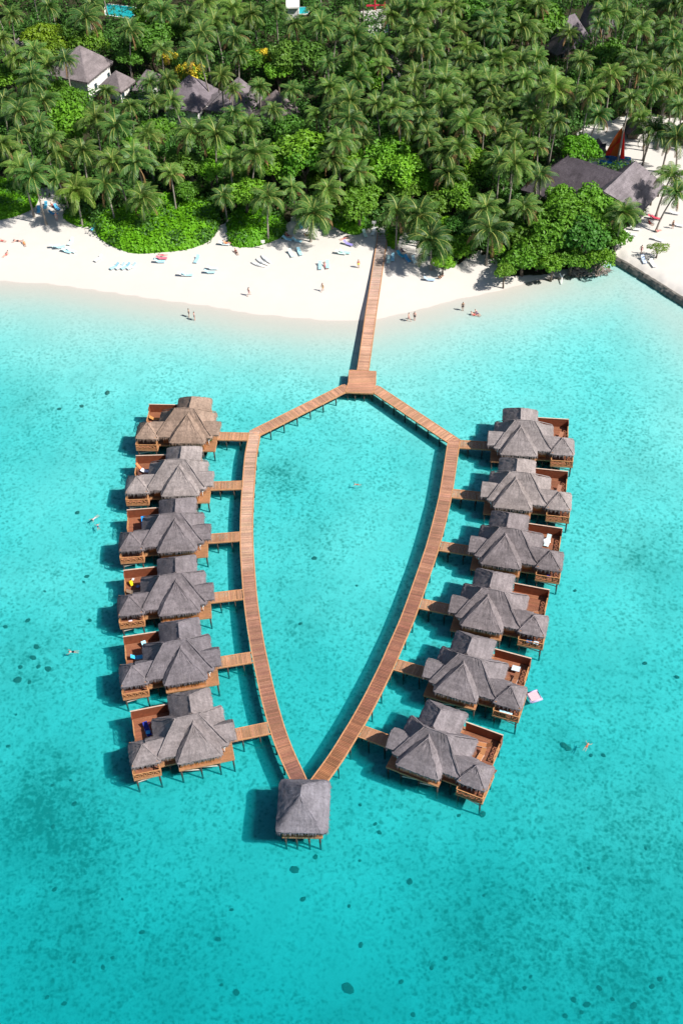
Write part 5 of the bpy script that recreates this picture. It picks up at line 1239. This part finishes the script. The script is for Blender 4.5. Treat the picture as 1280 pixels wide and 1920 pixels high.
def cloth(k, pts, w_, label, col, cat='towel', name='towel'):
    """a draped cloth: a thin sheet following points given in the villa's own axes"""
    P = [vloc(k, x, y, z) for x, y, z in pts]; P = catmull(P, 5); c = P[0]
    mb = MB(); vs = []; fs = []
    for i, p in enumerate(P):
        d = P[min(i+1, len(P)-1)]-P[max(i-1, 0)]; d.z = 0; d = d.normalized() if d.length > 1e-6 else Vector((1, 0, 0)); n = Vector((-d.y, d.x, 0))*w_/2
        for q in (-1, 0, 1): vs.append(p-c+n*q+Vector((0, 0, random.uniform(-.015, .015))))
        for q in (-1, 0, 1): vs.append(p-c+n*q-Vector((0, 0, .03)))
    for i in range(len(P)-1):
        a, b = i*6, (i+1)*6; fs += [(a, a+1, b+1, b), (a+1, a+2, b+2, b+1), (a+3, b+3, b+4, a+4), (a+4, b+4, b+5, a+5), (a, b, b+3, a+3), (a+2, a+5, b+5, b+2)]
    fs += [(0, 3, 4, 1), (1, 4, 5, 2), tuple((len(P)-1)*6+q for q in (0, 1, 4, 3)), tuple((len(P)-1)*6+q for q in (1, 2, 5, 4))]
    mb.add(vs, fs); o = mb.build(name, M['fabric'], None, True, col); o.location = c; return tag(o, label, cat)
hm = cloth('L2', [(-6.3, 3.3, .95), (-5.9, 3.1, .8), (-5.2, 3.15, .62), (-4.6, 3.2, .75)], .6, 'white hammock hung over the deck of its villa', (.72, .74, .84), 'hammock', 'hammock')
cloth('L2', [(-7.1, 4.3, 1.25), (-6.8, 3.9, 1.1), (-6.35, 3.4, .98)], .35, 'orange red cloth tied to the white hammock', (.75, .22, .09), 'cloth', 'cloth')
cloth('L4', [(-6.5, 4.6, .45), (-6.4, 4.2, .5), (-6.2, 3.8, .3)], .45, 'bright yellow towel on its villa deck', (.80, .55, .01)); cloth('L4', [(-6.3, 4.9, .35), (-6.0, 4.8, .38)], .4, 'white towel beside the bright yellow towel', (.7, .68, .7)); cloth('L4', [(-5.7, 3.6, .35), (-5.3, 3.4, .38)], .45, 'navy and white towel below the yellow one', (.12, .2, .45))
cloth('L6', [(-5.4, 4.2, .5), (-5.2, 4.0, .55)], .4, 'pink towel over the navy lounger', (.75, .15, .35)); cloth('L6', [(-5.8, 2.9, .42), (-5.3, 2.85, .42)], .5, 'bright cyan towel over the navy lounger', (.05, .4, .8))
cloth('R3', [(-5.5, 3.5, .42), (-5.2, 4.2, .5)], .9, 'white towel over the deck lounger with cyan trim', (.80, .86, .90))
cloth('L3', [(-5.15, 4.3, .48), (-4.8, 4.3, .5)], .5, 'upper bright blue cushion on the deck lounger', (.02, .36, .85), 'cushion', 'cushion'); cloth('L3', [(-5.15, 3.4, .44), (-4.8, 3.4, .46)], .5, 'lower deep blue cushion on the deck lounger', (.01, .16, .70), 'cushion', 'cushion')
cloth('R4', [(-7.3, -2.6, .45), (-6.6, -2.5, .5)], .5, 'pale blue and white towel on the gazebo seat', (.55, .70, .82)); cloth('R4', [(-6.4, -2.55, .5), (-5.7, -2.5, .48)], .5, 'strong blue towel on the gazebo seat', (.01, .18, .50))
cloth('R5', [(-7.0, -2.7, .75), (-6.2, -2.72, .8), (-5.4, -2.7, .75)], .4, 'long pale blue towel laid along the gazebo rail', (.42, .68, .85)); cloth('L4', [(-6.7, -2.55, .6), (-6.2, -2.52, .62)], .3, 'small lilac white towel in the gazebo', (.75, .66, .85)); cloth('R3', [(-6.6, -2.45, .5), (-6.1, -2.4, .52)], .45, 'dark blue bundle in the gazebo', (.02, .02, .28))
p, r_ = deck_obj('R5', -5.7, 4.2); root = empty('deck_table', p, r_); tag(root, 'small square grey table on the deck beside the floating mat', 'table'); mb = MB(); mb.box(-.5, .5, -.4, .4, .5, .56); mb.build('tabletop', M['pole'], root)
for x in (-.42, .42):
    for y in (-.32, .32): mb = MB(); mb.box(x-.03, x+.03, y-.03, y+.03, 0, .5); mb.build('leg', M['brownwall'], root)
p = vloc('L1', 2.95, -1.0); root = empty('potted_plant', p); tag(root, 'green potted plant on the porch of the tan thatched villa', 'plant'); mb = MB(); mb.tube([(0, 0, 0), (0, 0, .4)], [.18, .24], 9); mb.build('pot', M['beam'], root, True); mb = MB(); leaf_cards(mb, (0, 0, .75), 90, .42, .42, .22, random.Random(2)); mb.build('foliage', M['scrub'], root, color=(.5, 1.1, 2))
for x, nm in ((-hw*.42, 'orange cushioned seat under the darker slope of the end pavilion'), (hw*.42, 'orange cushioned seat under the sunlit slope of the end pavilion')):
    q = Vector((mid_.x+c_*x-s_*.75, mid_.y+s_*x+c_*.75, DZ)); root = empty('bench_seat', q, yaw); tag(root, nm, 'seat', 'seats in the end pavilion')
    mb = MB(); mb.box(-.7, .7, -.25, .25, .0, .38); mb.build('base', M['rail'], root); mb = MB(); mb.box(-.66, .66, -.23, .23, .385, .47); mb.build('cushion', M['fabric'], root, color=(.60, .16, .02))

# ------------------------------------------------------------------ coral heads on the seabed
CORAL = """552,1631,10 652,1854,14 201,736,7 68,1213,8 62,1233,8 38,1251,7 33,1275,10 55,1279,6 90,1254,8 72,1250,6 163,1081,6 157,1091,5 145,961,6 111,766,5 153,761,5 30,1340,4 15,1399,5 139,1507,6 99,1550,6 98,1472,4 132,1463,4 591,1607,7 568,1686,7 434,1706,5 229,1686,4 266,1748,6 409,1761,6 211,1796,5 193,1814,6 139,1803,5 102,1668,6 415,1847,4 443,1861,7 711,1561,6 703,1545,5 675,1509,4 674,1614,4 768,1653,7 654,1699,4 676,1772,6 809,1815,5 752,1841,6 907,1679,4 1002,1687,3 1013,1760,4 1018,1772,4 900,1782,5 922,1791,5 994,1832,6 983,1853,6 1123,1853,7 1075,1875,7 1100,1884,8 1188,1886,8 1090,1898,5 1222,1850,6 1237,1836,6 1148,1874,5 1059,1905,6 774,1903,6 835,1797,5 1108,1416,5 1131,1416,5 1057,1398,9 1065,1404,7 1209,1243,5 1269,1269,5 1078,1107,4 589,1046,6 668,1098,4 563,1169,5 1210,1591,5 1103,1628,4 860,1529,5 905,1527,8 88,1870,5 120,1882,6 168,1163,6 52,1163,6 10,1175,6 84,1109,6"""
CP = []
def coral_mesh(seed):
    rnd = random.Random(seed); mb = MB(); mb.ball((0, 0, .15), 1.0, 12, 8, .12, (1, .9, .62)); 
    for k in range(5): a = rnd.uniform(0, 6.3); mb.ball((.6*math.cos(a), .6*math.sin(a), .2), rnd.uniform(.35, .5), 8, 6, .15)
    return mb.mesh('coral_head', M['rock'], True)
CM = [coral_mesh(i) for i in range(4)]
for s in CORAL.split():
    u, v, r_ = (float(q) for q in s.split(',')); z_ = -1.5
    for _ in range(4): p = pix(u, v, z_); z_ = ground(p.x, p.y)+.1
    ppm = F_PX/(p-Vector((0, 0, CAM_Z))).length; rad = r_/ppm*.78
    o = obj('coral_head', random.choice(CM)); o.location = (p.x, p.y, z_-.1); o.scale = (rad*random.uniform(.9, 1.15), rad*random.uniform(.75, 1.0), rad*.7); o.rotation_euler = (0, 0, random.uniform(0, 6)); CP.append((o, p, rad))

# ------------------------------------------------------------------ labels that single out
J_ = pix(716, 440, 1)
MARK = [('red sail', bp), ('L-shaped pavilion', PAV), ('villa with the widest white wall', hv1), ('steep pointed villa', hv4), ('half hidden villa', hv5), ('large slate purple roof', hv10), ('flat grey roof', pb1), ('white building', pb2),
        ('jetty shore end', J_), ('largest scrub mound', S3c), ('compact round mound', S4c), ('lone bush by the seawall', LONE), ('small roof between dark palms', hv8), ('dark hut roof', hv12), ('shaded sandy gap', pix(95, 380, 1)),
        ('dead branch heap', pix(1105, 503, 1)), ('pale thatched roof', hv0), ('tiny kiosk', hv14), ('dark teal pool', pix(225, 20, 1)), ('brown hut roof at the edge', hv13)]
fl = [t_ for t_ in TREES if t_[2] == 'Y']; big_l = [t_ for t_ in TREES if t_[2] == 'l' and t_[3] > 3.6]
if big_l: MARK += [('biggest lime green tree', max(big_l, key=lambda q: q[3])[1])]
TM = list(MARK)
for (root, b, hh, ti, ye, bd), ph in zip(PALMS, rank_phrases([q[1] for q in PALMS], TM)):
    look = ('yellowish ' if ye >= .3 else 'dark green ' if ti < .8 else 'green ')
    size = 'tall ' if hh > 11.5 else 'short ' if hh < 7.5 else ''
    lean = 'leaning ' if bd >= 2 else ''
    tag(root, f'{lean}{size}{look}coconut palm, {ph}', 'palm tree', 'coconut palms of the island grove')
for (root, p, g_, rad), ph in zip(TREES, rank_phrases([q[1] for q in TREES], MARK)):
    tag(root, f"{'broad ' if rad > 3.6 else 'small ' if rad < 2.3 else ''}{TWORD[g_]} leafy tree, {ph}" if ph != 'nearest the biggest lime green tree' else 'biggest lime green leafy tree in the palm grove', 'tree', 'broadleaf trees among the palms')
CMK = [('end pavilion', mid_), ('junction platform', PLAT[0]), ('floating pink mat', pix(1001, 1306, 0)), ('snorkeller with yellow fins', pix(136, 1221, 0)), ('snorkelling pair', pix(180, 978, 0)), ('lone swimmer in the loop', pix(669, 907, 0)), ('red suited swimmer', pix(1100, 1398, 0)),
       ('villa with the tan brown thatch', VILLA['L1'].location), ('villa with navy and pink towels', VILLA['L6'].location), ('villa with brown deck furniture', VILLA['R6'].location), ('lower corner beneath the pale villas', pix(1280, 1920, 0)), ('middle of the lower edge', pix(640, 1920, 0)), ('lower corner beneath the tan villa', pix(0, 1920, 0))]
for (o, p, rad), ph in zip(CP, rank_phrases([q[1] for q in CP], CMK)):
    tag(o, f"{'large ' if rad > .65 else 'small ' if rad < .36 else ''}dark coral head, {ph}", 'coral head', 'coral heads on the seabed')
